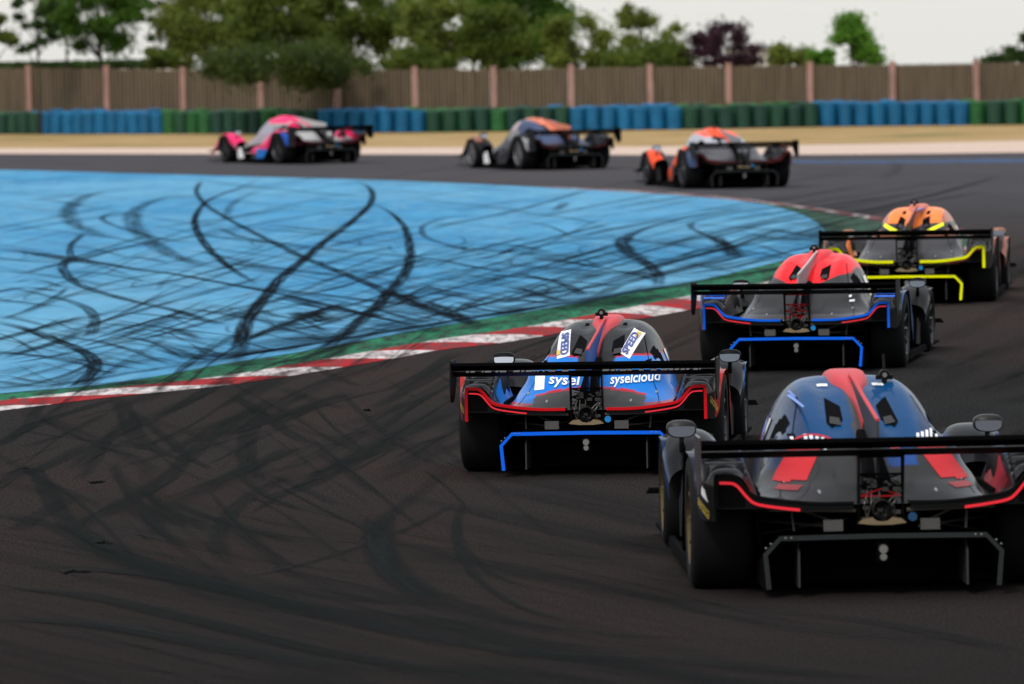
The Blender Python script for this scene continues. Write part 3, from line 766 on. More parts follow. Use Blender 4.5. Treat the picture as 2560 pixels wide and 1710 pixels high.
    for s in (1, -1):
        prof = [(x*s, z) for x, z in PROF]
        low = [(.857*s,.462),(.60*s,.458),(.50*s,.452),(.145*s,.446)]
        n = len(prof); m2 = MB()
        top = prof; bot = [( x, float(np.interp(abs(x), [.145,.5,.6,.857], [.446,.452,.458,.462]))) for x, z in prof]
        vs = []
        for a_, b_ in zip(top, bot): vs += [(a_[0], -.765, a_[1]), (b_[0], -.765, b_[1]), (a_[0], -.735, a_[1]), (b_[0], -.735, b_[1])]
        fs = []
        for i in range(n-1):
            q = 4*i; fs += [(q, q+1, q+5, q+4), (q+2, q+6, q+7, q+3), (q, q+4, q+6, q+2), (q+1, q+3, q+7, q+5)]
        e = 4*(n-1); fs += [(0,2,3,1), (e,e+1,e+3,e+2)]; bm_.add(vs, fs)
        vt = MB(); vt.prism([(.70*s,.472),(.835*s,.472),(.835*s,.607),(.76*s,.607),(.70*s,.535)], 'y', -.768, -.760)
        bm_.box(min(.857*s,.845*s), max(.857*s,.845*s), -.765, -.70, .40, .6)
        vts = (vts if s < 0 else []) + [vt]
    bum = bm_.build('rear_bumper', mBlack, root)
    for vt in vts: vt.build('bumper_vent', mMatte, bum)
    tr = MB(); sm = lambda PP: [tuple(q) for q in catmull(PP, 4)]
    wtr = L.get('tw', .021) if L.get('trim_on') else .012
    for s in (1, -1):
        pr = sm(PROF)
        q = [(x, z+.004) for x, z in pr] + [(.857,.636),(.860,.60),(.860,.40)]
        if s < 0: q = [(-x, z) for x, z in q][::-1]
        ribbon(tr, q, wtr, -.775, .012)
    tr.build('bumper_trim', L['trim'], bum)
    for s in (1, -1):
        q = [(x, z-.036) for x, z in sm(PROF) if .40 < x < .835]
        if s < 0: q = [(-x, z) for x, z in q][::-1]
        lb = MB(); ribbon(lb, q, .0095 if not L.get('lamp_big') else .014, -.778, .01); lb.build('tail_light', L['lamp'], root)
    # louvre slats
    for s in (1, -1):
        sl = MB()
        for yy, zz in ((-.14,.735),(-.30,.715),(-.46,.693)):
            a, b = sorted((.695*s, .885*s)); sl.prism([(yy-.03, zz-.016),(yy+.03, zz-.010),(yy+.03, zz-.014),(yy-.03, zz-.020)], 'x', a, b)
        sl.build('fender_louvre', L.get('slat', mWing), root)
    # wing
    wg = MB(); wg.prism([(-.56,.752),(-.60,.768),(-.70,.770),(-.86,.782),(-.862,.776),(-.72,.742),(-.62,.733),(-.57,.738)], 'x', -.932, .932)
    wg.v = [(a_, b_, c_-.022) for a_, b_, c_ in wg.v]; wing = wg.build('rear_wing', mWing, root)
    fp = MB(); fp.prism([(-.835,.793),(-.85,.801),(-.97,.838),(-.972,.829),(-.88,.795),(-.845,.786)], 'x', -.932, .932)
    fp.box(-.932, .932, -.978, -.972, .826, .848); fp.v = [(a_, b_, c_-.022) for a_, b_, c_ in fp.v]; fp.build('wing_flap', mMatte, wing)
    for s in (1, -1):
        ep = MB(); ep.prism([(-.55,.77),(-.60,.835),(-.985,.842),(-.99,.60),(-.93,.545),(-.78,.54),(-.60,.66)], 'x', *sorted((.933*s, .943*s)))
        ep.build('endplate', L.get('endplate', mBlack), root)
        py = MB(); py.prism([(-.64,.715),(-.76,.725),(-.66,.36),(-.60,.36)], 'x', *sorted((.108*s, .118*s))); py.build('wing_pylon', mBlack, root)
    if L.get('wing_marks'):
        wm = MB(); r2 = random.Random(3)
        for base in (-.84, .13):
            x = base
            while x < base + .70:
                ln_ = r2.choice((.012,.02,.03,.045)); wm.prism([(x,.753),(x+ln_,.753),(x+ln_+.005,.765),(x+.005,.765)], 'y', -.872, -.860); x += ln_ + r2.choice((.01,.012,.03,.05))
        wm.build('wing_lettering', mWhite, wing)
    # gearbox tower, exhaust, heat shield
    gb = MB(); gb.add([(-.035,-.30,.72),(.035,-.30,.72),(.09,-.62,.50),(-.09,-.62,.50),(-.05,.2,.80),(.05,.2,.80),(.10,.1,.46),(-.10,.1,.46)],
        [(0,1,2,3),(0,4,5,1),(4,7,6,5),(1,5,6,2),(0,3,7,4),(3,2,6,7)])
    gb.box(-.085,.085,-.66,-.2,.36,.50); gb.box(-.13,.13,-.60,-.1,.33,.40)
    gbo = gb.build('gearbox', mMatte, root, bevel=.008)
    lt = MB()
    for z0, z1 in ((.50,.56),(.56,.62)):
        for s in (1, -1): lt.tube([(-.108*s,-.675,z0),(.108*s,-.675,z1)], .005, 6)
    for zz in (.50,.56,.62,.71): lt.tube([(-.112,-.68,zz),(.112,-.68,zz)], .006, 6)
    lt.build('brace', L.get('brace', mBlack), root)
    if L.get('triangle'):
        tb = MB(); tb.tube([(-.105,-.69,.508),(.105,-.69,.508),(0,-.69,.545),(-.105,-.69,.508)], .005, 6); tb.build('warning_triangle', mRedVinyl, root)
    rg = random.Random(5); bits = MB()
    for i in range(26):
        x, z = rg.uniform(-.09,.09), rg.uniform(.385,.60); d_ = rg.uniform(.008,.02); bits.box(x-d_, x+d_, -.70, -.66, z-d_*.6, z+d_*.6)
    for i in range(5): 
        x = rg.uniform(-.09,.09); bits.tube([(x,-.69,.40),(x+rg.uniform(-.04,.04),-.70,.47),(x+rg.uniform(-.04,.04),-.68,.54)], .005, 6)
    bits.build('hydraulic_lines', M('oily_metal', (.07,.068,.065), .4, metal=.7), gbo)
    ex = MB(); ex.lathe([(.05,-.02),(.052,-.14),(.046,-.145),(.042,-.05),(.001,-.04)], (0,-.62,.445), 'y', 18); ex.build('exhaust', M('sooty_metal', (.02,.018,.018), .5, metal=.6), root)
    hs = MB(); hs.prism([(-.125,.375),(-.10,.397),(-.05,.405),(-.03,.388),(0,.382),(.03,.388),(.05,.405),(.10,.397),(.125,.375),(.05,.366),(-.05,.366)], 'y', -.76, -.62); hs.build('heat_shield', mGold, root)
    tg = MB(); tg.lathe([(.014,-.005),(.022,-.005),(.024,0),(.022,.006),(.014,.006),(.014,-.005)], (.155,-.76,.405), 'y', 16); tg.lathe([(.001,-.004),(.013,-.004),(.013,0)], (.155,-.758,.405), 'y', 12)
    tg.build('tow_ring', L.get('tow', mCyan), root)
    for s in (1, -1):
        gm = MB(); gm.box(.248*s-.05, .248*s+.05, -.72, -.705, .335, .393); gm.build('mesh_grille', mMesh, root)
        ar = MB()
        for a_, b_ in (((.19,.42,-.45),(.66,.40,0)),((.20,.345,-.60),(.66,.36,-.1)),((.21,.37,-.70),(.44,.442,-.40)),((.14,.37,-.3),(.66,.25,.1)),((.45,.44,-.55),(.44,.33,-.60))):
            ar.tube([(a_[0]*s,a_[2],a_[1]),(b_[0]*s,b_[2],b_[1])], .007, 6)
        ar.build('suspension_arm', M('arm_metal', (.12,.115,.11), .4, metal=.6), root)
        bx = MB(); bx.tube([(.13*s,-.70,.438),(.40*s,-.70,.442),(.58*s,-.70,.445)], [.010,.008,.004], 6); bx.build('tail_rail', M('rail_metal', (.22,.2,.17), .4, metal=.7), root)
    # diffuser
    D0 = [(.60,.05),(.612,.228),(.514,.318)]
    df = MB(); top = [(-.612,.228),(-.514,.318),(.514,.318),(.612,.228)]
    for i in range(3):
        (x0, z0), (x1, z1) = top[i], top[i+1]
        df.add([(x0,-.80,z0),(x1,-.80,z1),(x1,.15,.11),(x0,.15,.10),(x0,-.80,z0-.008),(x1,-.80,z1-.008),(x1,.15,.10),(x0,.15,.09)],
               [(0,1,2,3),(4,7,6,5),(0,4,5,1),(1,5,6,2),(2,6,7,3),(3,7,4,0)])
    for s in (1, -1):
        df.prism([(-.80,.05),(-.80,.228),(.15,.10),(.15,.05)], 'x', *sorted((.600*s, .612*s)))
    dif = df.build('diffuser', mMatte, root)
    for sx_ in (-.43, .43):
        sk = MB(); zt_ = .285 if abs(sx_) < .5 else .2
        sk.prism([(-.78,.055),(-.78,.235 if abs(sx_)>.3 else .20),(-.70,zt_),(.1,.10),(.1,.055)], 'x', sx_-.005, sx_+.005); sk.build('strake', M('strake_carbon', (.022,.022,.022), .5), dif)
    dt = MB(); ribbon(dt, [(-.60,.05),(-.615,.230),(-.528,.322),(0,.326),(.528,.322),(.615,.230),(.60,.05)], .025, -.812, .014); dt.build('diffuser_trim', L['dtrim'], dif)
    if not far:
        for rx, rz_ in ((-.60,.262),(-.575,.283),(-.50,.311),(-.47,.312),(.47,.312),(.50,.311),(.575,.283),(.60,.262)):
            rv = MB(); rv.lathe([(.0005,-.004),(.005,-.003),(.006,0)], (rx, -.813, rz_), 'y', 8); rv.build('rivet', mSteel, dif)
    rl = MB(); rl.lathe([(.001,-.015),(.022,-.015),(.026,0),(.022,.012)], (.0,-.79,.245), 'y', 14); rl.lathe([(.001,-.012),(.018,-.012),(.02,0)], (0,-.79,.205), 'y', 14); rl.build('rain_light', mSteel, root)
    rh = MB(); rh.box(-.03,.03,-.785,-.60,.18,.30); rh.build('light_bracket', mMatte, dif)
    # wheels
    for which, y, r, wd, xo in (('r', 0, RR, .315, .945), ('f', WB, FR, .30, .935)):
        for s in (1, -1):
            xi = xo - wd; c = (0, y, r); st_ = 0 if which == 'r' else (R(L.get('steer', 4)))
            sidew = [(.235, 0), (.255, -.006), (r-.045, -.004), (r-.014, .010), (r-.003, .035), (r, .07), (r, wd-.07), (r-.003, wd-.035), (r-.014, wd-.010), (r-.045, wd+.004), (.255, wd+.006), (.235, wd)]
            rm = MB()
            prof = [(.236, .0), (.232, .02), (.225, .05), (.222, wd-.02), (.236, wd)]
            rm.lathe([(a_, (xi + b_) * 1) for a_, b_ in prof], (0, y, r), 'x', 40)
            rm.lathe([(.001, xo-.02), (.045, xo-.02), (.055, xo-.045), (.07, xo-.06)], (0, y, r), 'x', 20)
            for k in range(10):
                t = 2*math.pi*k/10
                p0 = Vector((xo-.05, y+.05*math.cos(t), r+.05*math.sin(t))); p1 = Vector((xo-.018, y+.226*math.cos(t), r+.226*math.sin(t)))
                rm.tube([p0, p1], [.016, .010], 5)
            rm.lathe([(.03, xo-.12), (.21, xo-.12)], (0, y, r), 'x', 28)
            if s < 0: rm.v = [(-a_, b_, c_) for a_, b_, c_ in rm.v]
            wo = rm.build('wheel', L['rim'], root, smooth=False)
            ty = MB(); ty.lathe([(a_, xi + b_) for a_, b_ in sidew], (0, y, r), 'x', 56)
            if s < 0: ty.v = [(-a_, b_, c_) for a_, b_, c_ in ty.v]
            ty.build('tyre', mTyre, wo, smooth=True)
    # inner wheel wells so no daylight shows through the fenders
    for s in (1, -1):
        for b_ in (sorted((.60*s, .61*s)) + [-.45, .46, .25, .52], sorted((.60*s,.93*s)) + [.44, .46, .10, .42], sorted((.59*s,.60*s)) + [2.5, 3.3, .12, .50]):
            ww = MB(); ww.box(*b_); ww.build('wheel_well', mMatte, root)
    # mirrors on the front fenders
    for s in (1, -1):
        mx, my, mz = .852*s, 2.32, .690
        mr = MB(); n = 24; rings = []
        for (q, yo) in ((.62,.065),(.88,.05),(1.0,.02),(1.0,-.03),(.93,-.042)):
            rings.append([(mx+ q*.083*math.copysign(abs(math.cos(t))**.75, math.cos(t)), my+yo, mz + q*.049*math.copysign(abs(math.sin(t))**.75, math.sin(t))) for t in [2*math.pi*k/n for k in range(n)]])
        vs = [p for r_ in rings for p in r_]; fs = [(i*n+k, i*n+(k+1) % n, (i+1)*n+(k+1) % n, (i+1)*n+k) for i in range(4) for k in range(n)]
        fs += [tuple(range(n)), tuple(range(4*n, 5*n))[::-1]]; mr.add(vs, fs)
        mr.tube([(mx, my, mz-.04), (mx-.01*s, my+.05, mz-.14)], [.014,.02], 8)
        mo = mr.build('mirror', L.get('mirror', mBlack), root, smooth=True)
        g2 = MB(); cen = (mx, my-.046, mz); ring = [(mx+.074*math.copysign(abs(math.cos(t))**.75, math.cos(t)), my-.045-.006*math.sin(t)*0, mz+.042*math.copysign(abs(math.sin(t))**.75, math.sin(t))) for t in [2*math.pi*k/n for k in range(n)]]
        ring = [(a_, b_ + (c_-mz)*.22, c_) for a_, b_, c_ in ring]
        g2.add([cen]+ring, [(0, 1+k, 1+(k+1) % n) for k in range(n)]); g2.build('mirror_glass', L.get('mglass', mMirrorD) if (s > 0 or 'mglass' in L) else mMirror, mo)
    # front canards and side vane between the wheels
    for s in (1, -1):
        cn = MB(); cn.prism([(3.3,.30),(3.66,.25),(3.66,.24),(3.3,.29)], 'x', *sorted((.90*s, .99*s))); cn.build('canard', mBlack, root)
        vn = MB(); vn.prism([(2.25,.10),(2.30,.30),(2.10,.36),(1.95,.12)], 'x', *sorted((.86*s, .872*s))); vn.build('side_vane', L.get('vane', mBlack), root)
    return root, canopy, bo, decal, fin, wing

def sideshift(*a): pass
BLACKP = (.0045,.0047,.005)
def fn_black_blue(part, x, y, z):
    ax = abs(x); blue = (.004,.15,.52); grey = (.040,.040,.039); red = (.40,.012,.02)
    if part == 'cover':
        if y > 2.7: return (.02,.05,.2)
        top = .765 + .035*math.sin(min(1, max(0, (ax-.05)/.42))*math.pi) if ax > .05 else .74
        if ax < .13: top = .70
        lo = .545 + .06*math.cos(min(ax/.42, 1)*math.pi*.5) - .0
        if ax > .40: lo = .50
        if z > top + .012: return BLACKP
        if z > top: return red
        if z > lo + .008: return blue
        if z > lo - .004: return red
        return grey
    if part == 'deck': return blue if (y > -.35 and ax > .2) else grey
    if part == 'rear':
        if y < .9 and y > -.55 and ax < .66 and z < .68 and x < 0: return blue
        if y < .9 and y > -.6 and ax < .63: return blue
        if y < 1.0 and ax > .905: return (.30,.02,.02)
        if y > .8: return (.01,.05,.22)
        return (.0065,.0065,.007)
    if part == 'front': return (.010,.10,.42) if (.945 < ax or ax < .62) and y < 2.9 else (.010,.0105,.012)
def fn_navy(part, x, y, z):
    ax = abs(x); blue = (.001,.044,.135); grey = (.023,.0235,.024); navy = (.012,.026,.065)
    if part == 'cover':
        if y > 2.7: return blue
        if ax < .055 and z > .7: return (.05,.05,.05)
        if z > .735 - .12*max(0, ax-.3):
            if ax > .30: return (.012,.032,.085)
            return blue
        if z > .63 and (.10 < x+.02 < .26): return (.01,.05,.2)
        if z > .60 and ax > .45: return navy
        return grey
    if part == 'deck': return (.16,.155,.15) if ax > .35 and y > -.45 and y < 0 else grey
    if part == 'rear':
        if ax < .66 and -.6 < y < .2 and z > .50 and x > 0 and ax > .61: return (.28,.02,.03)
        if ax > .9: return (.012,.014,.026)
        if z > .69 and ax < .70: return (.03,.05,.12)
        return (.0065,.0068,.007)
    if part == 'front': return (.008,.022,.075) if ax < .66 or .93 < ax < .945 else (.007,.0075,.009)
def fn_red_dome(part, x, y, z):
    ax = abs(x); red = (.80,.004,.010)
    if part == 'cover':
        if y > 2.6: return (.02,.02,.02)
        lim = .80 if x > 0 else .775
        lim -= .05*math.cos(ax*9) ; lim += (.03 if ax > .36 else 0)
        if z > lim: return red if ax < .385 else (.36,.34,.34)
        return (.026,.0265,.028) if z > .52 else (.10,.10,.10)
    if part == 'deck': return (.12,.12,.125) if ax < .45 or y < .1 else (.02,.12,.45)
    if part == 'rear':
        if .55 < z and y < -.05 and ax < .70: return (.035,.035,.036)
        return (.011,.0115,.012) if ax < .93 else (.04,.08,.2)
    if part == 'front': return (.014,.0145,.015)
def fn_orange(part, x, y, z):
    ax = abs(x); org = (.85,.20,.025); sal = (.45,.16,.10)
    if part == 'cover':
        if y > 2.6: return (.03,.03,.03)
        if z > .855 - .5*max(0, .12-ax) + .05*(ax > .25)*0: return org if ax < .30 else sal
        if z > .70 and .15 < ax: 
            v = z - (.70 + .23*ax)
            if v < 0: return sal
        return (.02,.02,.022) if z > .72 else (.045,.045,.048)
    if part == 'deck': return (.12,.12,.12)
    if part == 'rear':
        if x < 0 and ax < .68 and y > -.5 and z > .48 and y < .4: return org
        if ax > .93: return (.25,.09,.06)
        return (.022,.022,.022)
    if part == 'front': return (.30,.11,.07) if .9 < ax < .94 or y > 3 else (.02,.02,.02)
def fn_redorange_white(part, x, y, z):
    ax = abs(x); org = (.80,.085,.03); wh = (.50,.50,.52)
    if part == 'cover':
        if y > 1.75 and z > .5 and y < 2.7: return wh
        if z > .90 and ax < .34: return org
        if z > .84 and ax < .24: return (.03,.03,.03)
        if z > .74: return (.36,.37,.40)
        if y < .9: return (.075,.075,.082)
        return (.13,.13,.14)
    if part == 'deck': return (.20,.19,.20)
    if part == 'rear':
        if ax > .84 and y > -.2 and y < .8 and z > .42: return org
        if y > .8: return org if z > .2 and y < 1.6 else (.30,.07,.04)
        if y < -.3 and ax > .8: return org if x > 0 else (.05,.07,.14)
        return (.022,.022,.025)
    if part == 'front': return org if ax > .76 and y < 3.0 else (.015,.016,.02)
def fn_slate(part, x, y, z):
    ax = abs(x); sal = (.62,.20,.12); sl = (.045,.065,.125)
    if part == 'cover':
        if ax < .13 and z > .72: return sal
        if y > 1.9 and z > .45: return (.15,.145,.15) if ax < .36 else (.03,.03,.033)
        if y > 1.5 and ax > .3 and z > .6: return (.40,.30,.30)
        if z > .55: return sl
        return (.03,.035,.055)
    if part == 'deck': return (.06,.055,.05)
    if part == 'rear':
        if ax > .85 and -.5 < y < -.15 and z < .66: return (.30,.30,.30)
        if y > .8: return (.03,.03,.035)
        return (.02,.022,.028)
    if part == 'front': return (.22,.09,.065) if ax > .80 and z > .56 else (.012,.012,.014)
def fn_pink(part, x, y, z):
    ax = abs(x); pk = (.75,.035,.14); wh = (.30,.30,.295); dp = (.60,.004,.08)
    if part == 'cover':
        if y > 1.75 and z > .45: return (.27,.26,.30) if y < 2.65 else (.50,.10,.16)
        if z > .88 and y > .8: return pk
        if .62 < z < .80 and 1.0 < y < 1.8 and ax > .38: return (.16,.16,.17)
        if z > .80 and y > .2 : return dp if y < .7 and ax > .15 else wh
        if z > .5 and y < .6: return wh
        if z > .45 and y > 1.2: return (.40,.30,.32)
        return wh
    if part == 'deck': return (.40,.33,.30)
    if part == 'rear':
        if ax < .70 and z > .52 and y < -.1: return dp if ax > .64 else (.25,.24,.24)
        if ax > .85 and -.5 < y < -.2: return (.02,.08,.40)
        if y > .35 and y < 1.3: return pk if z > .33 else (.015,.16,.50)
        if y >= 1.3: return pk if z > .22 else (.03,.03,.03)
        return (.02,.02,.022) if y < -.05 or z < .5 else pk
    if part == 'front': return pk if z > .42 else (.55,.12,.2)

def trimmat(c): return M('trim_tape', c, .45, spec=.12)
redT, blueT, yelT = trimmat((.62,.004,.010)), trimmat((.002,.13,.85)), trimmat((.92,.95,.0))
greyT = trimmat((.022,.025,.026))

# --- the blue-black car in focus
L1 = dict(fn=fn_black_blue, scoop=(.50,.045,.055), fin=(.02,.08,.30), finedge=(.50,.045,.055), pod=-.03, trim=redT, trim_on=1, dtrim=blueT,
          lamp=mLamp, rim=mRimD, wing_marks=1, endplate=mBlack)
r1, can1, bo1, dec1, fin1, wing1 = car(gp(1488, 1176), 5.1, .985, L1, 'black and bright blue prototype racing car with white stickers and red-edged tail, mid picture')
T = text2d
qg = quadgrid(8)
for s, a_ in ((1, -.42), (-1, .24)):
    cx_ = .235 if s > 0 else -.262
    st = dec1('sticker', quadgrid(14), cx_, .872, .092, .165, a_, mWhite, can1)
    dec1('lettering', T('SPEED', bold=.035), cx_ - .010*s, .872, .135, .056, a_ + (R(90) if s > 0 else -R(90)), mNavyInk, st, lift=.010)
    dec1('badge', quadgrid(3), cx_ + (.03 if s > 0 else -.02), .872 + (.052 if s > 0 else -.055), .028, .03, a_, mYellowInk, st, lift=.009)
dec1('lettering', T('syselcloud', bold=.015), .300, .645, .33, .085, 0.03, mWhite, can1, lift=.009)
dec1('lettering', T('sysel', bold=.015), -.20, .640, .22, .085, -.04, mWhite, can1, lift=.009)
shp = ([(-.5,.5),(.5,.5),(.42,-.05),(.1,-.42),(-.3,-.5),(-.42,0)], [(0,1,2,3,4,5)])
dec1('emblem', quadgrid(6), -.385, .635, .075, .10, .12, mWhite, can1)
for s in (1,-1):
    dec1('roof_vent', quadgrid(3), .14*s, .985, .03, .012, 0, mMatte, can1)
dec1('lettering', T('GOODYEAR', bold=.01), -.57, .49, .22, .045, -.45, mYellowInk, bo1, side=1)
dec1('lettering', T('GOODYEAR', bold=.01), -.57, .49, .22, .045, .2, mYellowInk, bo1, side=-1)
# --- nearest, navy car
L0 = dict(fn=fn_navy, scoop=(.48,.045,.055), fin=(.05,.05,.052), finedge=(.50,.045,.055), pod=.19, trim=mBlack, dtrim=greyT,
          lamp=mLamp, lamp_big=1, rim=mRimG, triangle=1, tow=M('dark_blue_anodised', (.01,.06,.15), .3), endplate=M('wine_carbon', (.03,.014,.017), .4, coat=.4),
          mirror=M('grey_carbon', (.014,.014,.015), .4, spec=.2), mglass=M('dim_mirror', (.13,.13,.14), .15, metal=1))  # mirror glass coloured darker to stand for a dark grey reflection
r0, can0, bo0, dec0, fin0, wing0 = car(gp(2178, 1464), -1.7, 1.075, L0, 'nearest prototype racing car, navy blue with red panels on its grey engine cover')
def para(u, n=6, sh=.4):
    v, f = quadgrid(n); return [(a + sh*b, b) for a, b in v], f
for s in (1, -1):
    dec0('red_panel_and_reflection', para(0, 8, -1.45*s), .330*s, .650, .078, .17, 0, mRedVinyl, can0)
    dec0('red_panel_and_reflection', para(0, 8, -1.45*s), .414*s, .640, .078, .17, 0, mRedVinyl, can0)
    dec0('red_panel_and_reflection', para(0, 8, -.3*s), .445*s, .535, .11, .022, 0, M('painted_red_reflection', (.22,.015,.018), .4, spec=.1), can0)  # faint reflection of the panels above, painted as a darker red decal
    for k in range(4):
        dec0('white_stroke', para(0, 3, .5), s*.29 + (k-1.5)*.028 + .02, .742 + k*.004*(1 if s > 0 else -1), .016, .055, -.15*s, mWhite, can0)
    dec0('roof_mark', quadgrid(3), .15*s, .975, .06, .010, 0, mWhite, can0)
dec0('emblem', quadgrid(4), .135, .70, .05, .035, 0, M('bright_red_vinyl', (.65,.02,.03), .4), can0)
dec0('roof_mark', quadgrid(3), -.325, .93, .03, .022, .6, M('pale_blue_vinyl', (.1,.22,.6), .4), can0)
dec0('red_arc', ([(a*1.0, .35-1.6*a*a+b*.12) for a, b in quadgrid(8)[0]], quadgrid(8)[1]), -.27, .745, .20, .07, 0, mRedVinyl, can0)
dec0('lettering', T('GOODYEAR', bold=.01), -.56, .455, .22, .045, 0.3, mYellowInk, bo0, side=-1)
dec0('white_emblem', para(0, 4, .5), -.56, .54, .14, .045, .3, mWhite, bo0, side=-1)
# --- red-domed car
L2 = dict(fn=fn_red_dome, scoop=(.62,.02,.03), fin=(.25,.25,.26), finedge=(.45,.40,.40), trim=blueT, trim_on=1, dtrim=blueT, lamp=mLamp, rim=mRimD,
          brace=mRedVinyl, slat=blueT, endplate=mBlack)
r2_, can2, bo2, dec2, _, _ = car(gp(2014, 922), 8.4, .975, L2, 'grey prototype racing car with a red cabin top and blue-edged tail')
for k, (x_, z_) in enumerate(((.40,.70),(.44,.70),(.42,.66),(.43,.62),(.45,.62))): dec2('white_mark', quadgrid(2), x_, z_, .022, .018, .2, mWhite, can2)
# --- orange and yellow car
L3 = dict(tw=.030, fn=fn_orange, scoop=(.55,.14,.08), fin=(.03,.03,.03), finedge=(.5,.15,.1), trim=yelT, trim_on=1, dtrim=yelT, lamp=mDimLamp, rim=mRimD,
          endplate=mBlack, mirror=M('orange_shell', (.25,.09,.04), .4))
r3, can3, bo3, dec3, _, _ = car(gp(2279, 757), 7.0, 1.0, L3, 'orange and grey prototype racing car with bright yellow strips')
for s in (1, -1): dec3('yellow_strip', quadgrid(10), .22*s, .792, .24, .034, .42*s, yelT, can3)
dec3('roof_mark', quadgrid(3), .06, 1.0, .07, .03, 0, M('mid_blue_vinyl', (.03,.09,.35), .4), can3)
for s in (1,-1): dec3('roof_vent', quadgrid(3), .135*s, .955, .04, .03, 0, mMatte, can3)
# --- the three cars already round the hairpin
L4 = dict(fn=fn_redorange_white, scoop=(.80,.09,.03), fin=(.25,.25,.26), trim=trimmat((.10,.012,.014)), trim_on=1, dtrim=greyT, lamp=mDimLamp, rim=mRimD,
          mirror=M('blue_shell', (.03,.05,.12), .4), steer=8, glass=paint((.30,.31,.34), .12, 1.0))
car(gp(1835, 470.5), -12, 1.05, L4, 'white and black prototype racing car with an orange-red roof', far=True)
L5 = dict(fn=fn_slate, scoop=(.62,.20,.12), fin=(.62,.20,.12), trim=greyT, dtrim=greyT, lamp=mDimLamp, rim=mRimW, steer=8, vane=mWhite,
          glass=paint((.17,.165,.17), .2, 1.0))
car(gp(1404, 424), -20, 1.04, L5, 'slate blue and black prototype racing car with a salmon roof stripe', far=True)
L6 = dict(fn=fn_pink, scoop=(.75,.05,.15), fin=(.42,.42,.41), trim=trimmat((.20,.01,.03)), dtrim=greyT, lamp=mDimLamp, rim=mRimD, steer=8,
          vane=mWhite, glass=paint((.30,.30,.36), .12, 1.0))  # windscreen colour is pale: reflected sky painted in
car(gp(790.5, 409), -26.5, 1.035, L6, 'pink and white prototype racing car leading the pack')
# ------------------------------------------------------------------ tyre barrier
def stack_mesh():
    mb = MB(); n_t = 6; H = .67; t = H/n_t; prof = []
    for i in range(n_t):
        z = i*t
        prof += [(.205, z+.003), (.228, z+.018), (.236, z+t*.5), (.228, z+t-.018), (.205, z+t-.003)]
    prof = [(.13, prof[0][1])] + prof + [(.13, H-.01), (.12, H-.05)]
    mb.lathe(prof, (0, 0, 0), 'z', 18)
    return mb
sm_ = stack_mesh(); stack_me = sm_.mesh('tyre_stack')
stack_me.polygons.foreach_set('use_smooth', [True]*len(stack_me.polygons)); stack_me.materials.append(None)
def mat_stack(name, ca, cb):
    m = M(name, ca, .6, spec=.3); g = NG(m)
    oi = g.n('ShaderNodeObjectInfo'); nz = g.noise(geo(g), 3, 3, .6)
    c = g.mix(oi.outputs['Random'], ca, cb); c = g.mix(g.mrange(nz, .4, .75, 0, .5), c, tuple(x*.45 for x in ca)); g.l(c, g.b.inputs['Base Color']); return m
mSB = mat_stack('blue_tyre_paint', (.002,.10,.22), (.003,.135,.29)); mSG = mat_stack('green_tyre_paint', (.008,.045,.034), (.012,.065,.028))
mSG2 = mat_stack('bright_green_tyre_paint', (.010,.09,.02), (.02,.12,.03))
bar = [Vector(p) for p in catmull([tuple(gp(*disp(q))) for q in ((-260,309),(0,308),(400,307.5),(735,306),(1200,301),(1583,297),(1900,291),(2220,287.5),(2347,286),(2600,283))], 10)]
def along(P, step):
    o = [P[0]]; acc = 0
    for a, b in zip(P, P[1:]):
        L = (b-a).length; t = step - acc
        while t <= L: o.append(a + (b-a)*t/L); t += step
        acc = L - (t - step)
    return o
runs = [(-400,92,'G','green tyre stack left of the first blue run','green stacks at the left end'),
    (92,388,'B','blue tyre stack left of the pink car','blue stacks left of the pink car'),
    (388,735,'G','green tyre stack behind the pink car','green stacks behind the pink car'),
    (735,968,'B','blue tyre stack between the pink and slate cars','blue stacks right of the pink car'),
    (968,1290,'G','green tyre stack behind the slate blue car','green stacks behind the slate blue car'),
    (1290,1583,'B','blue tyre stack right of the slate car roof','blue stacks above the orange-roofed car'),
    (1583,1893,'G','green tyre stack behind the orange-roofed white car','green stacks behind the orange-roofed car'),
    (1893,2220,'B','blue tyre stack in the rightmost blue run','blue stacks at the right'),
    (2220,3000,'G','green tyre stack at the far right end','green stacks at the right end')]
def px_of(p):
    d = p - Vector((0, 0, CAMH)); z = d.dot(fwd); return 1280 + F*d.dot(rt)/z, 855 - F*d.dot(up)/z
rs = random.Random(4); cnt = {}
ORD = 'first second third fourth fifth sixth seventh eighth ninth tenth eleventh twelfth thirteenth fourteenth fifteenth sixteenth seventeenth eighteenth'.split()
